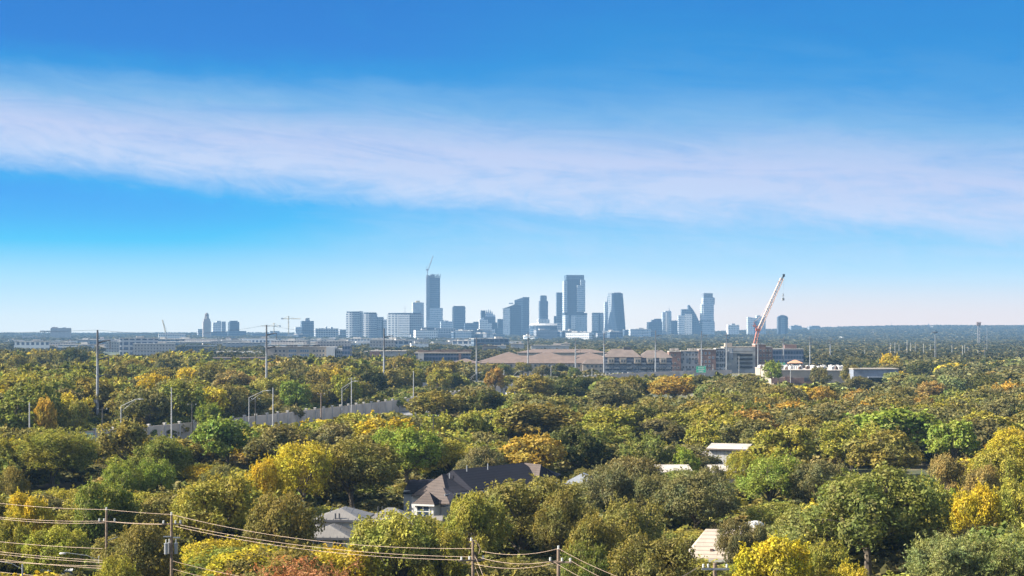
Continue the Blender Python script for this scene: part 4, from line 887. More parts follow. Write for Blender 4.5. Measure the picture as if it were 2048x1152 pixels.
plainpole(789, 733, 860, .2, 'pole_wood', 'brown wooden pole rising from woods right of the third steel pole', 'utility_pole', 'power pole', True)
plainpole(827, 742, 685, .21, 'pale_steel', 'thin grey pole at the far end of the noise wall')
plainpole(922, 745, 900, .21, 'pale_steel', 'thin grey pole left of the fourth steel pole')
plainpole(1008, 740, 1000, .21, 'pale_steel', 'thin grey pole right of the fourth steel pole')
plainpole(1102, 730, 1100, .21, 'pale_steel', 'thin grey pole between the fifth and sixth steel poles')
plainpole(1184, 735, 1120, .21, 'pale_steel', 'thin grey pole between the sixth and seventh steel poles')
plainpole(1264, 720, 1230, .21, 'pale_steel', 'thin grey pole before the dark-balconied apartments, left of the lamp')
plainpole(1280, 722, 1230, .21, 'pale_steel', 'thin grey pole before the dark-balconied apartments, between two lamps')
plainpole(1320, 722, 1230, .21, 'pale_steel', 'thin grey pole right of the eighth steel pole')
plainpole(1478, 712, 1300, .21, 'pale_steel', 'thin grey pole before the parking garage')
plainpole(1426, 728, 1240, .21, 'pale_steel', 'short grey pole just right of the large green sign')
plainpole(1581, 736, 990, .21, 'pale_steel', 'thin pale pole in front of the cream warehouse wall')
plainpole(1514, 728, 1100, .22, 'dark_wood', 'dark wooden pole left of the pale green tree by the warehouse', 'utility_pole', 'power pole', True)
plainpole(1521, 735, 1050, .2, 'dark_wood', 'shorter dark wooden pole left of the pale green tree by the warehouse', 'utility_pole', 'power pole', True)
plainpole(867, 828, 400, .16, 'dark_wood', 'thin dark wooden pole among olive trees below the sign gantry', 'utility_pole', 'power pole', True)
plainpole(1870, 662, 1400, .34, 'galv', 'tall grey floodlight mast with a clustered head above the right-hand woods', 'floodlight_mast', 'light mast')
tt = bpy.data.objects['floodlight_mast']; H_ = wz(662, 1400); b = MB()
for k in range(8): b.box(1.5*math.cos(k*.785), 1.5*math.sin(k*.785), H_ - 1.2, .9, .9, .7)
b.box(0, 0, H_ - 1.5, 3.2, 3.2, .2); b.build('lamp_cluster', MAT['galv_dark'], tt)
plainpole(1969.5, 670, 1500, .3, 'galv_dark', 'grey pole with short crossarms right of the far cell tower', 'utility_pole', 'power pole', True)
plainpole(1974, 655, 1900, .3, 'galv', 'thin tall pale pole just right of the far cell tower')
plainpole(1872.5, 676, 1420, .16, 'galv_dark', 'thin dark pole beside the floodlight mast')
rnd = random.Random(9)
for px, y0 in ((1729, 699), (1780.5, 686), (1790, 684), (1798, 690), (1814, 681), (1821.5, 684), (1830.5, 686), (1847, 687), (1860.5, 688), (1904, 689), (1925, 691), (1929.5, 690), (1936, 694), (1956, 700)):
    plainpole(px, y0, rnd.uniform(1550, 1900), .2, 'white_paint', 'thin pale light pole in the cluster above the right-hand woods', 'light_pole', 'light pole', False, 'pale light poles in the right-hand woods')
# ================================================================ HOUSES IN THE TREES
# shingled house: ridge runs away right; sun and shade painted into two shingle colours
D_ = 288; s_ = D_/F; X0 = wx(960, D_)
t = empty('house', (X0, D_, 0), 'large shingled house with several shade-toned hip roofs and a small white gabled window bay', 'house')
def pt(px, py, D): return (wx(px, D) - X0, D - D_, wz(py, D))
def at(px, D): return wx(px, D) - X0, D - D_
WH_, S_SHADE, S_SUN = MAT['white_paint'], MAT['shingle_shaded'], MAT['shingle_sunlit']
def slopes(name, polys, mat, root, th=.18):
    """roof planes with thickness"""
    b = MB()
    for P in polys:
        n = len(P); v = [tuple(p) for p in P] + [(p[0], p[1], p[2] - th) for p in P]
        b.add(v, [tuple(range(n)), tuple(range(n, 2*n))[::-1]] + [(i, n+i, n+(i+1) % n, (i+1) % n) for i in range(n)])
    return b.build(name, mat, root)
TH_ = R(-40); cu, su = math.cos(TH_), math.sin(TH_)
def mv(p, u=0, v=0, z=0): return (p[0] + u*cu - v*su, p[1] + u*su + v*cu, p[2] + z)
R0, R1 = pt(905, 940, 285), pt(1046, 925, 302); e0, e1 = mv(R0, 5, -.6, -2.95), mv(R1, 5, 1, -2.95)
slopes('main_roof', [[e0, e1, R1, R0], [mv(R1, -5, 1, -2.95), mv(R0, -5, -.6, -2.95), R0, R1], [mv(R0, -5, -.6, -2.95), e0, R0]], S_SHADE, t)
mx, my = (R0[0]+R1[0])/2, (R0[1]+R1[1])/2
MB().box(mx, my, 0, 8.6, 20, R0[2] - 2.9, TH_).build('main_wall', WH_, t)
MB().box(mv(e0, .05, 3.2)[0], mv(e0, .05, 3.2)[1], R0[2] - 3.3, .1, 20, .25, TH_).build('gutter', MAT['galv'], t)
# cross gable near the far end
N_ = pt(1082, 929, 300.3); M_ = pt(1049, 925.3, 302.8)
slopes('cross_roof', [[pt(1046, 958, 300.2), pt(1077.5, 957, 297.2), N_, M_]], S_SUN, t)
slopes('cross_roof', [[pt(1077.5, 957, 297.2), pt(1113, 953, 301.5), mv(M_, 4.4, 3, -2.4), N_], [pt(1113, 953, 301.5), mv(pt(1113, 953, 301.5), -3, 5, 0), M_, N_]], S_SHADE, t)
cx_, cy_ = at(1086, 300.8); MB().box(cx_, cy_, 0, 3.2, 4.6, N_[2] - 2.7, TH_).build('cross_wall', WH_, t)
# left hip block
A1, A2 = pt(884, 949, 284.5), pt(906, 946.5, 287.5)
f0, f1, f2 = pt(822, 991, 283.5), pt(893, 988, 278.2), pt(949, 979.5, 283.0)
slopes('left_roof', [[f0, f1, A1]], S_SUN, t)
slopes('left_roof', [[f1, f2, A2, A1], [f2, mv(f2, -9, 4, 0), mv(f0, 0, 9, 0), A2], [mv(f0, 0, 9, 0), f0, A1, A2]], S_SHADE, t)
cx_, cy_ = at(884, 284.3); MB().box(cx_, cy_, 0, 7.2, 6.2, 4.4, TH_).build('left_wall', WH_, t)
# lower hip roof in front, sunward side coloured as sunlit
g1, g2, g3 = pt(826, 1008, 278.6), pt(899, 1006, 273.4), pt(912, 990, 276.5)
slopes('front_roof', [[g1, g2, pt(886, 975, 279.5), pt(864, 972, 281.5)]], S_SUN, t)
slopes('front_roof', [[g2, g3, pt(886, 975, 279.5)], [pt(864, 972, 281.5), pt(886, 975, 279.5), g3, mv(g3, -4, 5)]], S_SHADE, t)
cx_, cy_ = at(872, 279.6); MB().box(cx_, cy_, 0, 6.2, 4.4, 3.2, TH_).build('front_wall', WH_, t)
# rear roof to the left
h1, h2 = pt(806, 986, 289), pt(880, 984, 286.5); k1, k2 = pt(818, 960, 292.5), pt(885, 957, 290.5)
slopes('rear_roof', [[h1, h2, k2, k1], [mv(h2, 0, 8), mv(h1, 0, 8), k1, k2]], S_SHADE, t)
cx_, cy_ = at(846, 291.5); MB().box(cx_, cy_, 0, 5.6, 5, 4.6, R(-5)).build('rear_wall', WH_, t)
# projecting bay with the window, turned a little to the sun
BA = R(-22); bx_, by_ = at(855, 275.5); bz = wz(1007, 275)
MB().box(bx_, by_, 0, 3.15, 2.6, bz, BA).build('bay_wall', WH_, t)
cb, sb_ = math.cos(BA), math.sin(BA)
def bp(u, v, z): return (bx_ + u*cb - v*sb_, by_ + u*sb_ + v*cb, z)
q = [bp(-1.9, -1.65, bz), bp(1.9, -1.65, bz), bp(1.9, 1.6, bz), bp(-1.9, 1.6, bz)]; ap = bp(.35, -.1, bz + 1.75)
slopes('bay_roof', [[q[0], q[1], ap], [q[3], q[0], ap]], S_SUN, t); slopes('bay_roof', [[q[1], q[2], ap], [q[2], q[3], ap]], S_SHADE, t)
wv_ = bp(-.1, -1.36, bz - 1.95)
w_ = MB().box(0, 0, 0, 2.0, .08, 1.6).build('window', MAT['window_dark'], t, wv_, BA)
b = MB()
for xx in (-1.04, 0, 1.04): b.box(xx, -.03, -.05, .12, .08, 1.7)
for zz in (-.1, .76, 1.6): b.box(0, -.035, zz, 2.2, .08, .11)
b.build('frame', MAT['frame_white'], w_)
p_ = bp(0, -1.68, bz - .28); MB().box(p_[0], p_[1], p_[2], 3.8, .12, .26, BA).build('fascia', MAT['frame_white'], t)
slopes('porch_roof', [[pt(806, 1050, 272.5), pt(884, 1046, 270.5), pt(886, 1031, 273.2), pt(812, 1033, 275.4)]], MAT['seam_metal'], t)
cx_, cy_ = at(846, 273.2); MB().box(cx_, cy_, 0, 5.2, 1.6, wz(1050, 272.4), R(-14)).build('porch_wall', WH_, t)
for P_ in (mv(R0, .4, 3, -.4), mv(A1, .9, .8, -.8), mv(R0, .5, 8, -.4)): MB().tube([P_, (P_[0], P_[1], P_[2] + 1.0)], .09, 8).build('vent_pipe', MAT['galv'], t)
P_ = mv(e0, -.68, 2.6); MB().box(P_[0], P_[1], R0[2] - 5.0, .12, 1.8, 1.3, TH_).build('window', MAT['window_dark'], t)
# pale neighbour sheds right of it
t = empty('house', (wx(1160, 300), 300, 0), 'pale blue-white metal roof corner between shingled house and grey-green oaks', 'house', None, R(-12))
MB().box(0, 3, 0, 5, 6, 4.6).build('wall', MAT['white_paint'], t); MB().hip(0, 3, 4.8, 5, 6, 1.6).build('roof', MAT['galv'], t)
# metal roofed house
D_ = 236; s_ = D_/F
t = empty('house', (wx(680, D_), D_, 0), 'white house under stepped grey standing-seam metal roofs', 'house', None, R(-6))
x_ = lambda px: (px - 680) * s_
MB().box(x_(672), 5, 0, 92*s_, 8, wz(1042, D_)).build('upper_wall', MAT['white_paint'], t)
def seamroof(name, cx, cy, z, w, d, h, ridge):
    MB().hip(cx, cy, z, w, d, h, ridge).build(name, MAT['seam_metal'], t)
    b = MB(); W, Dp = w/2 + .5, d/2 + .5; n = int(w / .75)
    for i in range(1, n):
        xx = -W + 2*W*i/n; k = min(1.0, (W - abs(xx)) / max(.01, W - ridge/2))
        b.tube([(cx + xx, cy - Dp, z + .03), (cx + xx, cy - Dp + Dp*k, z + h*k + .03)], .05, 4)
    b.build('seam_ribs', MAT['galv_dark'], t).__setitem__('kind', 'stuff')
    MB().box(cx, cy - Dp - .05, z - .28, 2*W, .1, .3).build('gutter', MAT['galv_dark'], t)
seamroof('upper_roof', x_(672), 5, wz(1041, D_), 88*s_, 8, wz(1022, D_) - wz(1041, D_), 46*s_)
MB().box(x_(665), -1.5, 0, 76*s_, 6, wz(1068, D_)).build('lower_wall', MAT['white_paint'], t)
seamroof('lower_roof', x_(668), -1.5, wz(1067, D_), 84*s_, 6, wz(1046, D_) - wz(1067, D_), 40*s_)
w_ = link('window', winmesh(1.25, 1.5), t, (x_(652), -4.56, wz(1094, D_))); link('window', winmesh(1.25, 1.5), t, (x_(690), -4.56, wz(1094, D_)))
for px in (668, 676): MB().tube([(x_(px), .8, wz(1040, D_)), (x_(px), .8, wz(1028, D_))], .12, 8).build('vent_pipe', MAT['galv_dark'], t)
t = empty('house', (wx(775, 250), 250, 0), 'low metal-roofed wing with two black flue pipes beside the white metal-roofed house', 'house', None, R(-6))
MB().box(0, 3, 0, 7, 6, wz(1046, 250)).build('wall', MAT['white_paint'], t); MB().hip(0, 3, wz(1045, 250), 7, 6, 1.8).build('roof', MAT['seam_metal'], t)
for dx_ in (-1.4, -.8): MB().tube([(dx_, .6, wz(1034, 250)), (dx_, .6, wz(1014, 250))], .12, 8).build('flue_pipe', MAT['black'], t)
# white ribbed shed
D_ = 366; s_ = D_/F
t = empty('shed', (wx(1455, D_), D_, 0), 'tall white ribbed metal shed with a low pitched pale roof', 'shed', None, R(-20))
zt = wz(899, D_)
MB().box(0, 4, 0, 7.6, 8, zt).build('wall', MAT['rib_white'], t)
slopes('roof', [[(-4.3, -.5, zt+.15), (4.2, -.5, zt+.15), (4.2, 4, zt + 1.0), (-4.3, 4, zt + 1.0)], [(4.2, 8.5, zt+.15), (-4.3, 8.5, zt+.15), (-4.3, 4, zt + 1.0), (4.2, 4, zt + 1.0)]], MAT['offwhite_roof'], t)
MB().box(0, -.56, zt - .12, 8.5, .1, .28).build('fascia', MAT['dark_roof_brown'], t)
t = empty('shed', (wx(1398, 372), 372, 0), 'low shed roof joined to the side of the tall white ribbed shed', 'shed', None, R(8))
MB().box(0, 3, 0, 5.5, 6, wz(913, 372)).build('wall', MAT['rib_white'], t); slopes('roof', [[(-3, -.3, wz(914, 372)), (3, -.3, wz(914, 372)), (3, 6.3, wz(905, 372)), (-3, 6.3, wz(905, 372))]], MAT['offwhite_roof'], t)
for px, w_, lab in ((1352, 6.5, 'long low white flat roof among grey oaks, left of the tall white shed'), (1452, 5, 'low white corrugated roof just below the tall white ribbed shed')):
    t = empty('shed', (wx(px, 335), 335, 0), lab, 'shed', None, R(3))
    MB().box(0, 3, 0, w_ - .6, 5.5, wz(943, 335)).build('wall', MAT['cream_paint'], t); slopes('roof', [[(-w_/2, -.2, wz(944, 335)), (w_/2, -.2, wz(944, 335)), (w_/2, 6.2, wz(934, 335)), (-w_/2, 6.2, wz(934, 335))]], MAT['offwhite_roof'], t)
# cream roofed cottage
D_ = 214; s_ = D_/F
t = empty('house', (wx(1432, D_), D_, 0), 'small cottage with worn cream shingle roof and a short brown vent among dark oaks', 'house', None, R(-8))
x_ = lambda px: (px - 1432) * s_
zt = wz(1116, D_)
MB().box(0, 3, 0, 92*s_, 7, zt - .2).build('wall', MAT['white_paint'], t)
slopes('roof', [[(x_(1372), -1, zt), (x_(1470), -1, zt), (x_(1468), 3.2, wz(1064, D_)), (x_(1410), 3.2, wz(1064, D_))], [(x_(1372), 7.5, zt), (x_(1372), -1, zt), (x_(1410), 3.2, wz(1064, D_))], [(x_(1470), -1, zt), (x_(1494), 7.5, zt), (x_(1468), 3.2, wz(1064, D_))], [(x_(1494), 7.5, zt), (x_(1372), 7.5, zt), (x_(1410), 3.2, wz(1064, D_)), (x_(1468), 3.2, wz(1064, D_))]], MAT['shingle_cream'], t)
MB().box(x_(1423), .2, wz(1114, D_), .35, .35, .95).build('vent', MAT['brick_brown'], t)
MB().box(x_(1425), -1.1, zt - .35, 100*s_, .12, .3).build('fascia', MAT['frame_white'], t)
t = empty('shed', (wx(1503, 226), 226, 0), 'white rounded shed roof showing through grey-green leaves above the cream cottage', 'shed', None, R(-28))
b = MB(); pts = [(1.1*math.cos(a), .6*math.sin(a)) for a in np.linspace(math.pi, 0, 12)]
b.prof([(x, z + wz(1053, 226)) for x, z in pts], -1.6, 1.6); b.build('roof', MAT['white_paint'], t); MB().box(0, 0, 0, 2.1, 3, wz(1053, 226)).build('wall', MAT['cream_paint'], t)
# ================================================================ FOREGROUND WOODEN POLES AND WIRES
def woodpole(px, yt, D, label, r=.15):
    H_ = wz(yt, D); t = empty('utility_pole', (wx(px, D), D, 0), label, 'power pole', 'wooden power poles in the near street')
    MB().tube([(0, 0, 0), (0, 0, H_*.6), (0, 0, H_)], [r*1.15, r, r*.8], 12).build('pole', MAT['pole_wood'], t)
    return t, H_
def insul(b, x, y, z): b.foot([(x + a, y + c) for a, c in ngon(.09, 8)], z, z + .28)
P = {}
t, H_ = woodpole(213, 1020, 188, 'brown wooden power pole with doubled crossarm among yellow trees, first of the near poles')
P['a'] = (wx(213, 188), 188, H_); MB().box(0, .25, H_ - 1.35, 1.9, .12, .14).build('crossarm', MAT['pole_wood'], t); b = MB()
for xx in (-.8, -.3, .8): insul(b, xx, .25, H_ - 1.2)
insul(b, 0, 0, H_); b.build('insulator_set', MAT['insulator'], t)
MB().tube([(.1, 0, H_ - 3.2), (1.2, 0, H_ - 2.8), (2.0, 0, H_ - 2.9)], .05, 6).build('bracket_arm', MAT['galv'], t)
t, H_ = woodpole(343, 1030, 180, 'brown wooden power pole carrying three grey transformer cans')
P['b'] = (wx(343, 180), 180, H_); MB().box(0, .25, H_ - 1.0, 2.0, .12, .14).build('crossarm', MAT['pole_wood'], t); b = MB()
for xx in (-.85, .35, .85): insul(b, xx, .25, H_ - .86)
insul(b, 0, 0, H_); b.build('insulator_set', MAT['insulator'], t)
for k, (dx_, dy_) in enumerate(((-.52, -.12), (-.30, .42), (.42, .2))):
    c_ = MB().foot([(dx_ + x, dy_ + y) for x, y in ngon(.19, 14)], H_ - 3.9, H_ - 2.9).foot([(dx_ + x, dy_ + y) for x, y in ngon(.21, 14)], H_ - 2.9, H_ - 2.82).build('transformer', MAT['galv'], t)
    MB().foot([(dx_ + x, dy_ + y) for x, y in ngon(.06, 8)], H_ - 2.82, H_ - 2.45).build('bushing', MAT['insulator'], c_)
MB().box(.55, -.15, H_ - 2.3, .7, .1, .12).box(-.4, -.1, H_ - 2.2, .8, .1, .1).build('cutout_bracket', MAT['galv'], t)
t, H_ = woodpole(946, 1082, 160, 'brown wooden power pole with slanted crossarm and looping jumper wires, before yellow-green trees')
P['c'] = (wx(946, 160), 160, H_); MB().box(-.1, -.25, H_ - 1.75, 2.4, .12, .14, .35).build('crossarm', MAT['pole_wood'], t); b = MB()
for xx in (-1.0, -.3, .9): insul(b, xx, -.25 + xx*.36, H_ - 1.6)
insul(b, -.15, 0, H_); b.build('insulator_set', MAT['insulator'], t)
b = MB(); b.tube([(-.3, 0, H_ + .15), (.3, -.2, H_), (.65, -.3, H_ - .6), (.5, -.3, H_ - 1.1)], .025, 5).tube([(-1.0, -.5, H_ - 1.4), (-.9, -.6, H_ - 1.9), (-.3, -.6, H_ - 1.95)], .025, 5); b.build('jumper_wire', MAT['wire'], t)
t, H_ = woodpole(1117, 1098, 154, 'brown wooden power pole at the line corner, below the big olive tree with bare limbs', .17)
P['d'] = (wx(1117, 154), 154, H_); MB().box(.2, -.2, H_ - 1.15, 2.0, .12, .14, -.3).build('crossarm', MAT['pole_wood'], t); b = MB()
for xx in (-.7, .3, 1.0): insul(b, xx, -.2 - xx*.3, H_ - 1.0)
insul(b, 0, 0, H_); b.build('insulator_set', MAT['insulator'], t)
t, H_ = woodpole(1430, 1126, 150, 'squat top of a wooden power pole with pale crossarm just below the cream cottage', .2)
MB().box(0, -.3, H_ - .55, 2.3, .12, .16).build('crossarm', MAT['galv'], t); b = MB()
for xx in (-1.0, -.6, .95): insul(b, xx, -.3, H_ - .33)
b.build('insulator_set', MAT['insulator'], t); P['e'] = (wx(1430, 150), 150, H_)
def W3(px, py, D): return (wx(px, D), D, wz(py, D))
FW = 'overhead wires along the near street'
def ow(label, a, c, sag=.3, rad=.017): wire('power_line', label, W3(*a), W3(*c), sag, rad, 'wire', FW, 20)
ow('topmost pale wire entering the photo to the first near wooden pole', (-60, 999, 201), (213, 1019, 188), .25)
ow('topmost short pale wire between the first near wooden pole and the transformer pole', (213, 1019, 188), (343, 1029, 180), .05)
ow('topmost long wire from transformer pole to the slanted-crossarm pole', (343, 1029, 180), (946, 1097, 160), .95)
ow('upper crossarm wire entering the photo to the first near wooden pole', (-60, 1027, 201), (208, 1042, 188), .30)
ow('lower crossarm wire entering the photo to the first near wooden pole', (-60, 1029, 202), (222, 1045, 188.4), .42)
ow('upper short crossarm wire from first near wooden pole to transformer pole', (208, 1042, 188), (338, 1048, 180), .08)
ow('lower short crossarm wire from first near wooden pole to transformer pole', (225, 1044, 188.4), (352, 1048.5, 180.4), .10)
ow('middle long wire from transformer pole to the slanted-crossarm pole', (352, 1048, 180.3), (955, 1114, 160), .75)
ow('lowest long wire from transformer pole to the slanted-crossarm pole', (340, 1050, 180.3), (935, 1120, 159.8), .80)
ow('upper sagging wire between slanted-crossarm pole and corner pole', (962, 1102, 160), (1117, 1097, 154), .42)
ow('middle sagging wire between slanted-crossarm pole and corner pole', (960, 1115, 160), (1112, 1121, 154), .42)
ow('lowest sagging wire between slanted-crossarm pole and corner pole', (938, 1125, 160), (1125, 1122, 153.6), .58)
ow('upper wire running down from the corner pole out of the photo', (1117, 1097, 154), (1330, 1185, 128), .3)
ow('middle wire running down from the corner pole out of the photo', (1136, 1118, 153.6), (1330, 1205, 128), .3)
ow('lowest wire running down from the corner pole out of the photo', (1108, 1124, 154), (1290, 1205, 128), .3)
ow('first steep guy wire of the slanted-crossarm pole', (950, 1112, 160), (972, 1165, 158), .0, .015)
ow('second steep guy wire of the slanted-crossarm pole', (950, 1132, 160), (962, 1165, 158), .0, .015)
ow('thin wire from the pale-crossarm pole down toward dark oaks', (1392, 1136, 150), (1340, 1165, 140), .1, .015)
ow('second thin wire from the pale-crossarm pole down toward dark oaks', (1400, 1132, 150), (1365, 1152, 140), .05, .015)
for k, (y0, y1) in enumerate(((1082, 1097), (1101, 1121), (1106, 1125), (1116, 1137), (1122, 1132), (1142, 1160))):
    ow(('highest', 'second highest', 'third highest', 'third lowest', 'second lowest', 'lowest')[k] + ' of six low service wires in the bottom left corner', (-50, y0 - 4, 198), (205, y1, 187 - k*.6), .15, .017)
ow('upper low service wire leading away right of the transformer pole', (346, 1122, 179), (520, 1160, 150), .1, .017)
ow('lower low service wire leading away right of the transformer pole', (346, 1138, 179), (470, 1165, 150), .1, .017)
# near street lamps
def cobra(px, py, D, px2, label, armdx):
    t = empty('street_lamp', (wx(px, D), D, 0), label, 'street lamp', 'street lamps in the near street'); H_ = wz(py, D); s = D/F; L_ = armdx*s
    MB().tube([(0, 0, 0), (0, 0, H_)], [.11, .08], 10).build('pole', MAT['galv'], t)
    MB().tube([(0, 0, H_ - .5), (L_*.35, 0, H_ + .05), (L_, 0, H_ + .35)], .03, 6).build('arm', MAT['galv'], t)
    hx = L_; sg = 1 if L_ > 0 else -1
    MB().foot([(hx + sg*.35 + x*2.0, y) for x, y in ngon(.18, 12)], H_ + .28, H_ + .36, [(hx + sg*.35 + x*1.6, y*.8) for x, y in ngon(.18, 12)]).foot([(hx + sg*.35 + x*2.0, y) for x, y in ngon(.18, 12)][::1], H_ + .20, H_ + .28).build('lamp_head', MAT['white_paint'], t)
cobra(45, 1128, 172, 0, 'grey street lamp pole with a curved arm in the bottom left corner', -62)
cobra(198, 1112, 190, 0, 'pale cobra-head street lamp glinting before yellow trees, below the first near wooden pole', -66)
car(104, 214, 6, 'car_white', 'white car roof glimpsed in the street at the bottom left corner', True)
car(134, 217, 4, 'car_white', 'second pale car glimpsed behind leaves at the bottom left corner')
# ================================================================ TREES
COLS = {'olive': (.125, .110, .030), 'dark green': (.045, .060, .022), 'grey-green': (.125, .122, .066), 'green': (.085, .140, .030), 'yellow-green': (.23, .235, .034),
        'golden yellow': (.44, .34, .032), 'orange': (.42, .25, .035), 'rust-brown': (.26, .145, .045), 'tan': (.26, .19, .095), 'pale green': (.19, .225, .10), 'bright green': (.15, .23, .035), 'reddish-brown': (.34, .15, .085)}
COLS = {k_: tuple(a_ + (b_ - a_) * {'golden yellow': .12, 'grey-green': .14, 'dark green': .12, 'bright green': .25, 'pale green': .15}.get(k_, .32) for a_, b_ in zip(c_, (.30, .255, .098))) for k_, c_ in COLS.items()}
TR, TH = 5.5, 11.0
def unit(v): return v / np.maximum(np.linalg.norm(v, axis=-1, keepdims=True), 1e-9)
def leaf_quads(rg, pos, nrm, a, b, droop=None):
    n = len(pos); r = unit(rg.normal(size=(n, 3)))
    if droop is not None: r = unit(r * .6 + droop)
    t = unit(np.cross(nrm, r)) if droop is None else unit(r - nrm * (r * nrm).sum(1, keepdims=True))
    c = np.cross(nrm, t); k = rg.uniform(.65, 1.35, (n, 1))
    A, B = t * a * k, c * b * k; bend = nrm * a * .25
    return np.stack([pos - A - bend, pos + B, pos + A - bend, pos - B], 1).reshape(-1, 3)
def crown_lobes(rg, kind):
    R_ = TR
    if kind == 'oak': zc, rz, zlo, nl, lr = 6.6, 4.1, 1.5, 52, (.20, .36)
    elif kind == 'elm': zc, rz, zlo, nl, lr = 6.7, 4.3, 1.3, 58, (.16, .32)
    else: zc, rz, zlo, nl, lr = 6.0, 4.4, 1.6, 60, (.15, .28)
    L = []
    i = 0
    # a few big boughs give the crown an uneven outline
    nb = 5 if kind != 'oak' else 7
    boughs = [(rg.uniform(0, 6.283), rg.uniform(.2, 1.25), rg.uniform(.84, 1.10)) for _ in range(nb)]
    while len(L) < nl:
        az = rg.uniform(0, 6.283); el = math.asin(rg.uniform(-.62, 1.0)); d = np.array([math.cos(az)*math.cos(el), math.sin(az)*math.cos(el), math.sin(el)])
        k = max(b[2] * max(.55, math.cos((az - b[0] + math.pi) % 6.283 - math.pi) * math.cos(el - b[1])) ** .35 for b in boughs)
        rr = (rg.uniform(.62, .86) if rg.random() < .8 else rg.uniform(.2, .6)) * k
        r = rg.uniform(*lr) * R_ * (1.15 if el > .6 else .95)
        c = np.array([d[0]*R_*rr, d[1]*R_*rr, zc + d[2]*rz*rr])
        c[2] = max(c[2], zlo + r*.5)
        c[2] = min(c[2], TH - r*.72)
        L.append((c, r, d))
    return L, zc
def make_crown(seed, kind, n, a, name, mat='leaf', raw=False):
    rg = np.random.default_rng(seed); L, zc = crown_lobes(rg, kind)
    w = np.array([r*r for _, r, _ in L]); w /= w.sum(); P, N = [], []
    for (c, r, d), f in zip(L, w):
        m_ = int(n * f * .88) + 1; u = unit(rg.normal(size=(m_, 3)) + d * .55 + np.array([0, 0, .25]))
        rad = r * (1 - np.abs(rg.normal(0, .20, (m_, 1)))) * (1 + .16 * np.sin(u[:, :1]*7 + c[0]) * np.cos(u[:, 1:2]*6 + c[1]))
        P.append(c + u * rad * np.array([1, 1, .78])); N.append(unit(u * .75 + np.array([0, 0, .15]) + rg.normal(size=(m_, 3)) * .48))
    # sprigs that break the outline
    ns = int(n * .12 / 9) if kind != 'wispy' else int(n * .5 / 11)
    for _ in range(ns):
        c, r, d = L[rg.integers(len(L))]; u = unit(rg.normal(size=3) + d * 1.0 + np.array([0, 0, .7 if kind == 'wispy' else .45])); ln = rg.uniform(.35, 1.0) * (1.35 if kind == 'wispy' else 1)
        k = 9 if kind != 'wispy' else 11; tt = np.linspace(.75, 1, k)[:, None]; p = c + u * r * .92 + (tt - .75) * 4 * u * ln + rg.normal(size=(k, 3)) * .10
        p[:, 2] -= ((tt[:, 0] - .75) * 4) ** 2 * ln * .18
        P.append(p); N.append(unit(u * .35 + rg.normal(size=(k, 3)) * .8))
    P = np.concatenate(P); N = np.concatenate(N)
    P[:, 2] = np.clip(P[:, 2], .6, None)
    V = leaf_quads(rg, P, N, a, a * (.62 if kind != 'wispy' else .32))
    if raw: return V
    return poly_mesh(name, V, 4, MAT[mat])
def make_trunk(seed, kind):
    rg = np.random.default_rng(seed); L, zc = crown_lobes(rg, kind); rr = random.Random(seed); b = MB()
    zf = 2.6 if kind == 'oak' else (3.0 if kind == 'elm' else 1.8)
    lean = (rr.uniform(-.4, .4), rr.uniform(-.4, .4))
    b.tube([(0, 0, -.3), (lean[0]*.3, lean[1]*.3, zf*.5), (lean[0], lean[1], zf), (lean[0]*1.3, lean[1]*1.3, zc)], [.40, .31, .27, .10], 8)
    for c, r, d in sorted(L, key=lambda q: -q[1])[:22]:
        s = Vector((lean[0]*rr.uniform(.9, 1.2), lean[1]*rr.uniform(.9, 1.2), zf + rr.uniform(-.3, (zc - zf)*.7))); e = Vector(c); m_ = s.lerp(e, .5) + Vector((rr.uniform(-.4, .4), rr.uniform(-.4, .4), rr.uniform(.0, .7)))
        q = e + Vector(d) * r * .6
        b.tube([s, m_, e, q], [.15, .10, .055, .02], 5)
        for _ in range(2):
            o_ = Vector((rr.uniform(-1, 1), rr.uniform(-1, 1), rr.uniform(-.2, 1))) * r * .8; b.tube([m_.lerp(e, rr.uniform(.3, .9)), e + o_], [.05, .015], 4)
    return b.mesh('trunk', MAT['bark'])
def make_bare(seed):
    """leafless shrub: forking twigs"""
    rr = random.Random(seed); tw = []
    def grow(p, d, ln, rad, k):
        e = p + d * ln; tw.append((p, e, rad))
        if k == 0: return
        for _ in range(rr.choice((2, 3, 3)) if k > 1 else 4):
            grow(p.lerp(e, rr.uniform(.55, 1)), (d + Vector((rr.gauss(0, .42), rr.gauss(0, .42), rr.gauss(.12, .25)))).normalized(), ln * rr.uniform(.6, .85), rad * .6, k - 1)
    for i in range(11): an = i * .6 + rr.uniform(-.2, .2); grow(Vector((math.cos(an)*.7, math.sin(an)*.7, 0)), Vector((math.cos(an)*rr.uniform(.1, .75), math.sin(an)*rr.uniform(.1, .75), 1)).normalized(), rr.uniform(3.0, 3.9), .10, 4)
    V = []
    for p, e, rad in tw:
        d = (e - p).normalized(); s = d.cross(Vector((0, 1, 0)) if abs(d.y) < .9 else Vector((1, 0, 0))).normalized() * max(rad, .028); q = d.cross(s)
        V += [p - s, p + s, e + s*.6, e - s*.6, p - q, p + q, e + q*.6, e - q*.6]
    V = np.array([tuple(v) for v in V]); rg = np.random.default_rng(seed)
    ends = np.array([tuple(e) for p, e, r_ in tw if r_ < .03]); ends = np.repeat(ends, 7, 0) + rg.normal(size=(len(ends)*7, 3))*.16
    V = np.concatenate([V, leaf_quads(rg, ends, unit(rg.normal(size=ends.shape)), .15, .06)]); V[:, 2] *= TH / V[:, 2].max(); V[:, :2] *= 4.5 / np.percentile(np.abs(V[:, 0]), 97); return V
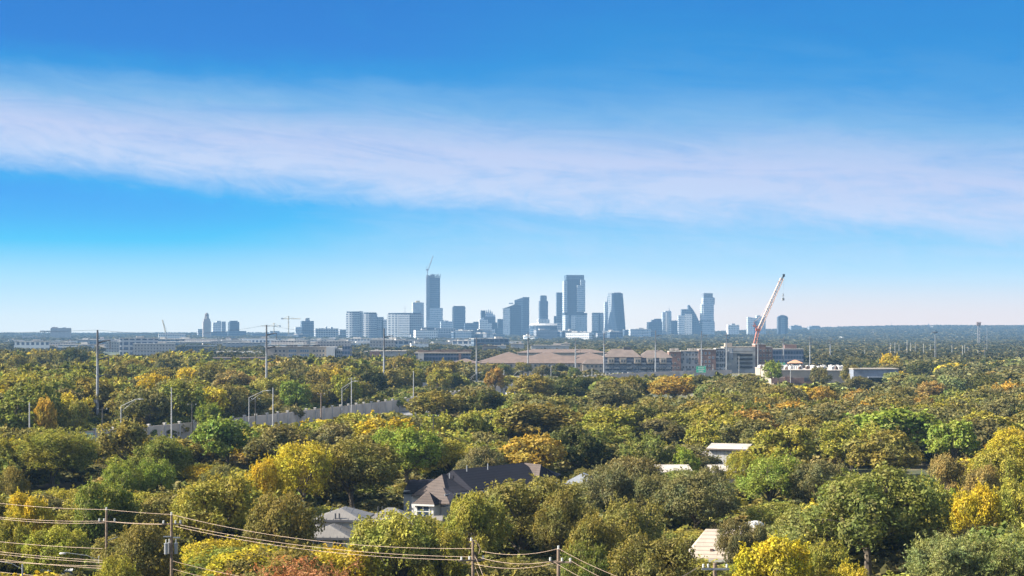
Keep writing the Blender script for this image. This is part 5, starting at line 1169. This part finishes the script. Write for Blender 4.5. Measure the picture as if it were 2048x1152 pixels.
NEAR = {'oak': [make_crown(10 + i, 'oak', 17000, .155, 'crown') for i in range(5)], 'elm': [make_crown(30 + i, 'elm', 15000, .16, 'crown') for i in range(5)], 'wispy': [make_crown(50 + i, 'wispy', 15000, .19, 'crown') for i in range(2)]}
MID = {'oak': [make_crown(10 + i, 'oak', 5200, .29, 'crown') for i in range(5)], 'elm': [make_crown(30 + i, 'elm', 4800, .30, 'crown') for i in range(5)], 'wispy': [make_crown(50 + i, 'wispy', 5000, .34, 'crown') for i in range(2)]}
TRUNK = {'oak': [make_trunk(10 + i, 'oak') for i in range(5)], 'elm': [make_trunk(30 + i, 'elm') for i in range(5)], 'wispy': [make_trunk(50 + i, 'wispy') for i in range(2)]}
BARE = poly_mesh('crown', make_bare(7), 4, MAT['leaf'])
# -------- trees read off the photograph: (column, top row, crown width, kind, colour, height)
HERO = [
 (105, 851, 178, 'wispy', 'yellow-green', 12.5), (250, 839, 125, 'oak', 'olive', 12), (325, 872, 130, 'oak', 'green', 11), (245, 921, 88, 'oak', 'bright green', 9.5), (316, 918, 84, 'oak', 'bright green', 9.5),
 (205, 963, 140, 'elm', 'green', 11), (62, 985, 100, 'elm', 'golden yellow', 10), (112, 1052, 130, 'elm', 'yellow-green', 8.5), (282, 1048, 150, 'oak', 'olive', 10), (232, 1112, 96, 'elm', 'yellow-green', 8.5), (18, 935, 80, 'oak', 'olive', 10), (20, 1040, 90, 'elm', 'yellow-green', 9),
 (455, 833, 135, 'oak', 'bright green', 12.5), (600, 884, 145, 'elm', 'golden yellow', 13), (522, 920, 95, 'elm', 'golden yellow', 12), (425, 948, 185, 'elm', 'yellow-green', 12.5), (562, 985, 150, 'elm', 'olive', 12),
 (705, 878, 190, 'elm', 'olive', 13), (815, 854, 155, 'elm', 'bright green', 12.5), (560, 850, 130, 'oak', 'grey-green', 11), (662, 846, 115, 'oak', 'grey-green', 11), (800, 1022, 205, 'elm', 'yellow-green', 11.5), (880, 1055, 120, 'elm', 'yellow-green', 10),
 (1045, 952, 235, 'oak', 'olive', 12.5), (955, 992, 130, 'elm', 'yellow-green', 11), (1130, 985, 120, 'oak', 'olive', 11), (1060, 868, 138, 'oak', 'orange', 10.5), (1150, 852, 120, 'oak', 'dark green', 11.5), (935, 824, 92, 'elm', 'yellow-green', 11), (1020, 818, 88, 'elm', 'yellow-green', 10.5),
 (880, 828, 90, 'elm', 'yellow-green', 10.5), (960, 895, 95, 'oak', 'grey-green', 9.5), (1085, 806, 190, 'oak', 'olive', 12), (1215, 930, 130, 'oak', 'grey-green', 11), (1260, 915, 150, 'oak', 'grey-green', 11), (1290, 860, 110, 'wispy', 'green', 11), (1374, 894, 62, 'elm', 'bright green', 8), (1395, 945, 160, 'oak', 'grey-green', 10.5), (1320, 948, 110, 'oak', 'grey-green', 10),
 (1262, 1000, 150, 'oak', 'olive', 11), (1200, 1030, 130, 'oak', 'olive', 11), (1300, 1066, 180, 'oak', 'olive', 10.5), (1180, 1085, 110, 'oak', 'green', 9), (1540, 908, 136, 'oak', 'bright green', 11), (1478, 1036, 82, 'oak', 'grey-green', 8.5), (1545, 1072, 195, 'elm', 'golden yellow', 10.5), (1645, 1085, 110, 'elm', 'yellow-green', 9),
 (1738, 933, 285, 'oak', 'green', 14.5), (1800, 818, 200, 'elm', 'bright green', 13), (1705, 838, 140, 'wispy', 'yellow-green', 12), (1908, 838, 110, 'elm', 'bright green', 12), (1775, 858, 150, 'oak', 'olive', 11.5), (1955, 972, 112, 'elm', 'golden yellow', 11.5), (2020, 962, 120, 'elm', 'yellow-green', 11), (1990, 905, 130, 'elm', 'yellow-green', 11.5), (2025, 858, 130, 'elm', 'golden yellow', 12),
 (1870, 955, 110, 'elm', 'yellow-green', 12), (1895, 1060, 170, 'wispy', 'pale green', 9.5), (2010, 1050, 170, 'wispy', 'pale green', 10), (1640, 918, 120, 'oak', 'grey-green', 10.5), (1565, 850, 140, 'elm', 'yellow-green', 11.5), (1525, 866, 100, 'oak', 'olive', 8), (1418, 930, 64, 'oak', 'grey-green', 8), (1514, 1045, 64, 'oak', 'grey-green', 8), (1482, 904, 84, 'elm', 'yellow-green', 8.5), (1690, 1130, 110, 'elm', 'golden yellow', 8), (1900, 912, 90, 'elm', 'tan', 10.5), (1960, 930, 80, 'elm', 'tan', 10.5),
 (870, 780, 120, 'oak', 'olive', 12), (972, 778, 100, 'oak', 'dark green', 12), (1060, 748, 95, 'oak', 'olive', 14), (1135, 756, 90, 'oak', 'dark green', 12), (1225, 768, 100, 'oak', 'grey-green', 12), (1350, 752, 100, 'oak', 'orange', 12), (1545, 722, 44, 'elm', 'bright green', 15), (1780, 708, 46, 'elm', 'golden yellow', 17), (1642, 733, 44, 'oak', 'grey-green', 13), (1700, 728, 40, 'oak', 'olive', 13.5), (1845, 724, 62, 'oak', 'dark green', 13), (1718, 752, 62, 'oak', 'grey-green', 9.5), (1640, 772, 70, 'oak', 'orange', 10.5), (1860, 762, 70, 'oak', 'rust-brown', 11), (1830, 745, 70, 'wispy', 'pale green', 13), (1900, 750, 70, 'elm', 'pale green', 12.5), (1320, 838, 120, 'oak', 'grey-green', 9),
 (975, 727, 40, 'elm', 'olive', 10), (1010, 728, 36, 'oak', 'green', 10), (1045, 724, 40, 'elm', 'olive', 10.5), (1085, 730, 38, 'oak', 'grey-green', 10), (1120, 726, 38, 'oak', 'dark green', 10), (1150, 734, 30, 'elm', 'green', 9.5), (290, 758, 46, 'oak', 'golden yellow', 15), (420, 800, 60, 'wispy', 'bright green', 11), (90, 795, 46, 'elm', 'orange', 14), (150, 696, 62, 'oak', 'dark green', 20), (95, 700, 70, 'oak', 'olive', 19.5), (40, 708, 70, 'oak', 'olive', 19), (330, 712, 60, 'oak', 'grey-green', 18), (235, 730, 60, 'elm', 'olive', 16.5), (375, 735, 56, 'elm', 'golden yellow', 16), (455, 742, 70, 'elm', 'tan', 15), (150, 800, 60, 'elm', 'yellow-green', 13),
 (690, 748, 70, 'elm', 'yellow-green', 15), (640, 740, 66, 'oak', 'olive', 15), (590, 760, 70, 'elm', 'bright green', 14), (745, 735, 60, 'oak', 'dark green', 15.5), (800, 712, 60, 'elm', 'olive', 18), (880, 735, 60, 'elm', 'yellow-green', 14.5), (990, 735, 40, 'elm', 'rust-brown', 14)]
# what must stay open to view: (x0, x1, lowest row that nearer crowns may reach, distance)
KEEP = [(0, 190, 852, 440), (190, 302, 838, 480), (300, 466, 866, 485), (400, 466, 842, 480), (900, 1000, 772, 780), (1000, 1300, 752, 1150), (800, 905, 1028, 285), (905, 1045, 978, 285), (1045, 1112, 964, 284), (828, 884, 1038, 285), (618, 722, 1092, 232), (748, 792, 1046, 245), (1388, 1500, 926, 358), (1318, 1400, 950, 328), (1418, 1482, 950, 328), (1372, 1482, 1116, 212), (1480, 1526, 1056, 222), (1138, 1166, 966, 296),
 (302, 400, 878, 485), (466, 560, 852, 555), (560, 660, 840, 590), (660, 740, 828, 640), (740, 838, 814, 690), (780, 838, 824, 660), (950, 1150, 728, 1200), (1150, 1200, 738, 1200), (450, 690, 1149, 158), (1200, 1345, 746, 1195), (1345, 1545, 750, 1180), (1545, 1735, 766, 1000), (1738, 1802, 766, 888), (535, 708, 715, 1490), (835, 952, 722, 1410), (425, 540, 720, 1470), (705, 840, 714, 1490), (210, 310, 712, 2850), (310, 430, 704, 2550),
 (1388, 1416, 750, 1195), (843, 912, 782, 826), (187, 203, 858, 540), (527, 539, 788, 685), (763, 773, 802, 775), (950, 957, 772, 1005), (1053, 1060, 748, 1185), (206, 220, 1108, 198), (336, 350, 1150, 178), (939, 953, 1150, 158), (1111, 1123, 1150, 152), (170, 187, 880, 425), (1416, 1444, 1150, 148), (1545, 1612, 728, 1490), (0, 1300, 700, 1400), (1300, 2048, 688, 1400), (-60, 205, 1146, 196), (343, 640, 1126, 172), (640, 946, 1138, 158), (946, 1250, 1150, 151), (1785, 1806, 768, 885), (1700, 1738, 1150, 205), (90, 150, 1150, 212), (1750, 1790, 1150, 205)]
FOOT = [(wx(540, 158), 158, 8.5), (wx(632, 160), 160, 6.5), (wx(960, 290), 292, 15), (wx(870, 286), 284, 9), (wx(680, 236), 238, 8), (wx(775, 250), 252, 5), (wx(1455, 366), 370, 8), (wx(1398, 372), 374, 5), (wx(1352, 335), 338, 7), (wx(1447, 335), 338, 6), (wx(1432, 214), 216, 6), (wx(1503, 226), 226, 4), (wx(1160, 300), 302, 5), (wx(1697, 208), 208, 4), (wx(104, 214), 214, 4), (wx(134, 217), 217, 4)]
def on_road(x, y, r=2.5):
    d = np.hypot(WALL[:, 0] - x, WALL[:, 1] - y); i = int(d.argmin())
    if d[i] > 46: return False
    o = (x - WALL[i, 0]) * nr[i, 0] + (y - WALL[i, 1]) * nr[i, 1]
    return -r - 1 < o < 37 + r
def top_px(h, D): return HY + (HC - h) / D * F
def beyond(x, y):
    i = int(np.hypot(WALL[:, 0] - x, WALL[:, 1] - y).argmin()); return (x - WALL[i, 0]) * nr[i, 0] + (y - WALL[i, 1]) * nr[i, 1] < 0
def limit(px, D, w_px, h):
    """greatest height at which the crown leaves the KEEP views open"""
    for x0, x1, ym, Dm in KEEP:
        if D < Dm and px + w_px * .47 > x0 and px - w_px * .47 < x1:
            f = 1.0
            h = min(h, HC - (ym - HY) / F * D * f)
    return h
def pick(rr, px, py, D):
    if D > 560 and px < 860: t = [('olive', .36), ('dark green', .14), ('green', .12), ('yellow-green', .21), ('golden yellow', .05), ('grey-green', .08), ('tan', .04)]
    elif D > 620 and px > 1380: t = [('grey-green', .46), ('dark green', .34), ('olive', .10), ('pale green', .06), ('golden yellow', .02), ('rust-brown', .02)]
    elif py < 870 and px >= 850: t = [('grey-green', .40), ('olive', .24), ('dark green', .12), ('rust-brown' if px > 1200 else 'olive', .05), ('orange', .02 if px > 1200 else .01), ('green', .04), ('yellow-green', .14)]
    elif px < 880: t = [('yellow-green', .30), ('olive', .27), ('green', .15), ('golden yellow', .13), ('grey-green', .15)]
    elif px < 1620: t = [('olive', .32), ('grey-green', .36), ('green', .12), ('yellow-green', .14), ('dark green', .06)]
    else: t = [('yellow-green', .36), ('golden yellow', .16), ('green', .13), ('grey-green', .15), ('bright green', .12), ('tan', .08)]
    u = rr.random() * sum(w for _, w in t)
    for c, w in t:
        u -= w
        if u <= 0: return c
    return t[0][0]
TREES = []
for px, yt, w, kind, col, h in HERO:
    D = (HC - h) * F / (yt - HY); TREES.append(dict(px=px, D=D, x=wx(px, D), h=h, w=w / F * D, kind=kind, col=col, hero=True))
rr = random.Random(21)
for t in TREES:      # nearer filler trees leave each of these trees' upper part in view
    wp = t['w'] / t['D'] * F; KEEP.append((t['px'] - wp*.34, t['px'] + wp*.34, top_px(t['h'], t['D']) + wp*(.72 if t['D'] < 420 else .42), t['D'] - 2))
hx = np.array([t['x'] for t in TREES]); hy = np.array([t['D'] for t in TREES]); hw = np.array([t['w'] for t in TREES])
y = 126.0
while y < 1320:
    sp = 9.6 if y < 430 else (11.2 if y < 750 else 13.5)
    half = y * .33 + 24; x = -half
    while x < half:
        X_, Y_ = x + rr.uniform(-.38, .38) * sp, y + rr.uniform(-.38, .38) * sp; x += sp * (1.3 if Y_ > 700 and X_ > 90 else 1.0)
        px = 1024 + X_ / Y_ * F
        if on_road(X_, Y_): continue
        if any((X_ - a)**2 + (Y_ - c)**2 < r*r for a, c, r in FOOT): continue
        d = np.hypot(hx - X_, (hy - Y_) * .9)
        if (d < hw * .36 + 2.6).any(): continue
        left = px < 900 and Y_ > 420 and beyond(X_, Y_)
        h = rr.uniform(12.5, 18) if left else (rr.uniform(8.5, 12.5) if Y_ < 480 else rr.uniform(9, 13))
        if not left and Y_ < 330: h = rr.uniform(7.5, 11.5)
        w = min(16.5, h * rr.uniform(.95, 1.4) * (.85 if left else 1.05))
        if Y_ > 700 and X_ > 90: w = min(20, w * 1.35)
        if Y_ > 1180 and 900 < px < 1700 or 995 < Y_ < 1250 and 1535 < px < 1745: continue
        wp = w / Y_ * F
        hl = limit(px, Y_, wp, h)
        if hl < h:
            if hl < 3.2: continue
            k = hl / h; h = hl; w *= max(.72, k ** .4)
        py = top_px(h, Y_)
        kind = rr.choice(['oak', 'oak', 'elm', 'elm', 'elm'] if px < 900 or px > 1600 else ['oak', 'oak', 'oak', 'elm'])
        if rr.random() < .06: kind = 'wispy'
        TREES.append(dict(px=px, D=Y_, x=X_, h=h, w=w, kind=kind, col=pick(rr, px, py, Y_), hero=False))
    y += sp * .92
# -------- which of them show in the photograph
TREES.sort(key=lambda t: t['D'])
GX, GY, CS = 512, 288, 4
cov = np.zeros((GY, GX), bool); gx = (np.arange(GX) + .5) * CS; gy = (np.arange(GY) + .5) * CS
for t in TREES:
    D = t['D']; a = t['w'] / D * F / 2; y0 = top_px(t['h'], D); y1 = top_px(t['h'] * .15, D); b_ = (y1 - y0) / 2; cy = (y0 + y1) / 2
    i0, i1 = max(0, int((t['px'] - a) / CS)), min(GX, int((t['px'] + a) / CS) + 2); j0, j1 = max(0, int(y0 / CS)), min(GY, int(y1 / CS) + 2)
    t['vis'] = 0
    if i0 >= i1 or j0 >= j1: continue
    e = ((gx[None, i0:i1] - t['px']) / a) ** 2 + ((gy[j0:j1, None] - cy) / b_) ** 2 < 1
    sub_ = cov[j0:j1, i0:i1]; t['vis'] = int((e & ~sub_).sum()) * CS * CS; sub_ |= e
vis = sorted([t for t in TREES if t['vis'] >= 60], key=lambda t: -t['vis'] - (1e4 if t['hero'] else 0))
NT = 300
solo, rest = vis[:NT], vis[NT:]
rest += [t for t in TREES if t['vis'] < 60 and (t['D'] < 420 or t['vis'] > 0 or not -40 < t['px'] < 2088)]
print('TREES', len(TREES), 'solo', len(solo), 'rest', len(rest), 'smallest solo', solo[-1]['vis'], 'solo D max', max(t['D'] for t in solo))
# -------- labels: colour, size and habit, then the nearest landmark, then order along it
LM = [(830, 1000, 285, 'the shingled house'), (1000, 950, 285, 'the shade-toned main roof'), (1080, 945, 285, 'the sunlit-toned roof slope'), (852, 1020, 280, 'the white window bay'), (670, 1050, 236, 'the metal-roofed house'), (1450, 905, 366, 'the tall white shed'), (1360, 945, 335, 'the long low white roof'), (1430, 1090, 214, 'the cream-roofed cottage'), (213, 1060, 200, 'the first near wooden pole'), (343, 1080, 180, 'the transformer pole'), (946, 1120, 160, 'the slanted-crossarm pole'), (1117, 1125, 154, 'the corner wire pole'),
 (195, 760, 545, 'the tallest steel pole'), (533, 740, 690, 'the second steel pole'), (768, 740, 780, 'the third steel pole'), (953, 730, 1010, 'the fourth steel pole'), (1056, 720, 1190, 'the fifth steel pole'), (1151, 730, 1225, 'the sixth steel pole'), (1311, 740, 1215, 'the eighth steel pole'), (1402, 740, 1200, 'the large green sign'), (1590, 755, 1010, 'the cream warehouse'), (1790, 755, 900, 'the parked white cars'), (875, 775, 830, 'the sign gantry'), (350, 868, 520, 'the noise wall near end'), (560, 845, 570, 'the noise wall middle'), (800, 805, 690, 'the noise wall far end'), (242, 820, 540, 'the first street lamp'), (684, 790, 690, 'the mid-wall street lamp'),
 (1740, 1040, 227, 'the big orange-flecked tree'), (560, 1130, 160, 'the bare reddish-brown shrub'), (1545, 1110, 195, 'the big golden tree'), (1060, 900, 320, 'the orange dome tree'), (1540, 950, 285, 'the bright green dome tree'), (1958, 700, 3200, 'the cell tower'), (1870, 700, 1400, 'the floodlight mast'), (2040, 800, 400, 'the right photo edge'), (2040, 1140, 180, 'the bottom right corner'), (10, 760, 600, 'the left photo edge'), (10, 1140, 180, 'the bottom left corner'), (1200, 850, 400, 'the very dark round tree'), (1800, 840, 360, 'the large bright crown'), (600, 930, 280, 'the tall golden tree')]
ORDW = ['first', 'second', 'third', 'fourth', 'fifth', 'sixth', 'seventh', 'eighth', 'ninth', 'tenth', 'eleventh', 'twelfth', 'thirteenth', 'fourteenth', 'fifteenth', 'sixteenth']
groups = {}
for t in solo:
    D = t['D']; wp = t['w'] / D * F; y0 = top_px(t['h'], D); cy = y0 + wp * .3; t['wp'] = wp; t['cy'] = cy
    l = min(LM, key=lambda q: math.hypot(q[0] - t['px'], (q[1] - cy) * 1.3)); dx_ = t['px'] - l[0]
    if 'edge' in l[3] or 'corner' in l[3] and 'pole' not in l[3]: rel = 'near'
    elif abs(dx_) < max(28, wp * .45): rel = 'in front of' if D < l[2] else 'behind'
    else: rel = 'right of' if dx_ > 0 else 'left of'
    size = 'big' if wp > 125 else ('medium' if wp > 65 else 'small')
    habit = {'oak': 'rounded', 'elm': 'loose-crowned', 'wispy': 'feathery'}[t['kind']]
    t['lab'] = f"{size} {t['col']} {habit} tree {rel} {l[3]}"; groups.setdefault(t['lab'], []).append(t)
for k, g_ in groups.items():
    g_.sort(key=lambda t: t['px'])
    for i, t in enumerate(g_):
        if len(g_) > 1: t['lab'] = k + f", {ORDW[i]} from left"
GRP = {'oak': 'rounded trees in the woods', 'elm': 'loose-crowned trees in the woods', 'wispy': 'feathery trees in the woods'}
NM = {'oak': 'oak_tree', 'elm': 'elm_tree', 'wispy': 'juniper_tree'}
rr = random.Random(5)
for t in solo:
    k = t['kind']; i = rr.randrange(len(TRUNK[k])); near = t['D'] < 345
    r = empty(NM[k], (t['x'], t['D'], 0), t['lab'], 'tree', GRP[k], rr.uniform(0, 6.28))
    s = t['w'] / (2 * TR * .96); sz = t['h'] / TH
    c = COLS[t['col']]; j = 1 + rr.uniform(-.12, .12); col = (c[0]*j*rr.uniform(.92, 1.08), c[1]*j, c[2]*j*rr.uniform(.85, 1.15), 1)
    tr = link('trunk', TRUNK[k][i], r); tr.scale = (s, s, sz)
    cr = link('crown', (NEAR if near else MID)[k][i], r); cr.scale = (s, s, sz); cr.color = col
# orange-flecked patches on the big tree are withered sprays of its own
big = min((o for o in bpy.data.objects if o.name.startswith('oak_tree')), key=lambda o: abs(o.location.x - wx(1738, 227)) + abs(o.location.y - 217))
big['label'] = 'very large green tree with orange-flecked sprays and a thick visible trunk, bottom right'
rg = np.random.default_rng(3); V = []
for px, py in ((1783, 1048), (1737, 1045), (1720, 1085)):
    D = big.location.y - 6.5; p = np.array([wx(px, D), D, wz(py, D)]) + rg.normal(size=(75, 3)) * np.array([.24, .25, .30]); V.append(leaf_quads(rg, p, unit(rg.normal(size=(75, 3)) + np.array([0, -.8, .3])), .15, .09))
V = np.concatenate(V); o = link('withered_spray', poly_mesh('withered_spray', V, 4, MAT['leaf']), big); o.matrix_parent_inverse = Matrix.Rotation(-big.rotation_euler.z, 4, 'Z') @ Matrix.Translation(-big.location); o.color = (.40, .19, .09, 1); o['kind'] = 'stuff'
[c for c in big.children if c.name.startswith('crown')][0].color = (.215, .222, .082, 1)
# bare reddish shrub at the bottom edge
for px, yt, D, w, lab in ((540, 1114, 158, 13.5, 'broad bare reddish-brown shrub crown at the bottom edge below the long wires'), (632, 1124, 160, 9.5, 'smaller bare brown shrub at the bottom edge right of the reddish one')):
    r = empty('bare_shrub', (wx(px, D), D, 0), lab, 'shrub'); h = wz(yt, D)
    c = link('twig_crown', BARE, r, rz=px); c.scale = (w / 9, w / 9, h / TH); c.color = (.36, .16, .09, 1) if px < 600 else (.27, .15, .09, 1)
# -------- the rest of the woods: one mass
FARV = {}
for nm, n, a in (('l0', 2600, .42), ('l1', 620, .85), ('l2', 170, 1.5), ('l3', 60, 2.4)): FARV[nm] = [make_crown(10 + i, 'oak', n, a, '', raw=True) for i in range(3)] + [make_crown(30 + i, 'elm', n, a, '', raw=True) for i in range(3)]
VV, TT = [], []
def put(x, y, z, w, h, col, lod):
    v = FARV[lod][rr.randrange(6)]; an = rr.uniform(0, 6.28); c, s = math.cos(an), math.sin(an); k = w / (2 * TR * .96)
    q = np.empty_like(v); q[:, 0] = (v[:, 0]*c - v[:, 1]*s) * k + x; q[:, 1] = (v[:, 0]*s + v[:, 1]*c) * k + y; q[:, 2] = v[:, 2] * h / TH + z
    VV.append(q.astype(np.float32)); j = rr.uniform(.85, 1.15); cc = np.array([col[0]*j, col[1]*j, col[2]*j, 1], np.float32); TT.append(np.broadcast_to(cc, (len(v)//4, 4)))
for t in rest: put(t['x'], t['D'], 0, t['w'], t['h'], COLS[t['col']], 'l0' if t['D'] < 620 else 'l1')
y = 128.0        # undergrowth closing the gaps between the trunks
while y < 620:
    sp = 5.2 if y < 330 else 7.0; half = y*.31 + 14; x = -half
    while x < half:
        X_, Y_ = x + rr.uniform(-.45, .45)*sp, y + rr.uniform(-.45, .45)*sp; x += sp
        if on_road(X_, Y_, 0) or any((X_ - a)**2 + (Y_ - c)**2 < r*r*.8 for a, c, r in FOOT): continue
        px = 1024 + X_ / Y_ * F; h = rr.uniform(2.5, 5.5); w = h * rr.uniform(1.3, 2.0)
        h = min(h, limit(px, Y_, w / Y_ * F, h))
        if h < 1.2: continue
        put(X_, Y_, -h*.16, w, h, COLS[rr.choice(('olive', 'olive', 'green', 'dark green', 'grey-green', 'grey-green', 'yellow-green', 'tan'))], 'l1')
    y += sp*.95
for i in range(10, 150):
    for k in range(5):
        o_ = rr.uniform(-4, -34); x_, y_ = WALL[i, 0] + nr[i, 0]*o_ + rr.uniform(-3, 3), WALL[i, 1] + nr[i, 1]*o_
        if y_ > 900: continue
        h = rr.uniform(4, 8); put(x_, y_, -1.2, h * 1.25, h, COLS[rr.choice(('olive', 'green', 'dark green', 'grey-green', 'yellow-green'))], 'l0' if k < 2 else 'l1')
FARC = [tuple(v_ * .46 + q_ for v_, q_ in zip(COLS[c], (0, .004, .012))) for c in ('olive', 'grey-green', 'dark green', 'grey-green', 'olive', 'dark green', 'grey-green')]  # far crowns darkened and blued in colour to read as hazy
BLD = [(o.location.x, o.location.y, 22) for o in bpy.data.objects if o.parent is None and o.get('category') in ('building', 'house') and 1000 < o.location.y < 6000]
BX = np.array(BLD)
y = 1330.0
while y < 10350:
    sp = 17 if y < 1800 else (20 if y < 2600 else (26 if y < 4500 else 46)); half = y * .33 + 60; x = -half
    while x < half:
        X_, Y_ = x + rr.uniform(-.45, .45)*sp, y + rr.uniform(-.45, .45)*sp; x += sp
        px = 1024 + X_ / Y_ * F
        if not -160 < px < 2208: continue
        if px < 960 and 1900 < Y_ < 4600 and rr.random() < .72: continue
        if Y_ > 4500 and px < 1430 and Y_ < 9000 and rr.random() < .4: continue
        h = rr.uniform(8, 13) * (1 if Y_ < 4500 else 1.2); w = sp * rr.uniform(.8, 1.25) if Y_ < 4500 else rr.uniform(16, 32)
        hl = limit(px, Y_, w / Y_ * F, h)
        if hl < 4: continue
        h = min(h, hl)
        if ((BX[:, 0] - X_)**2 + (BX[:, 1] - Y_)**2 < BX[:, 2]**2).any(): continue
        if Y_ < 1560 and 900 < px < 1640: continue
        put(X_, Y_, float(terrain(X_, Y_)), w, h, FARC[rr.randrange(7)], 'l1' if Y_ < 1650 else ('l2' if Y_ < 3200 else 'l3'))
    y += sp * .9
V = np.concatenate(VV); T = np.concatenate(TT); print('woodland quads', len(T))
tag(link('woodland', poly_mesh('woodland', V, 4, MAT['leaf_far'], T)), 'distant mixed autumn woods filling the ground between buildings and hills', 'woods', None, 'stuff')
# ================================================================ HAZE
HD = HAZE_D
m, g, o = new_mat('haze'); p = g.N.new('ShaderNodeVolumePrincipled')
p.inputs['Color'].default_value = (.16, .295, .47, 1); p.inputs['Density'].default_value = HD; p.inputs['Anisotropy'].default_value = 0.0
g.L.new(p.outputs[0], o.inputs['Volume'])
hz = MB().box(0, 5165, -16, 20000, 10730, 346).build('haze', m); tag(hz, kind='stuff')
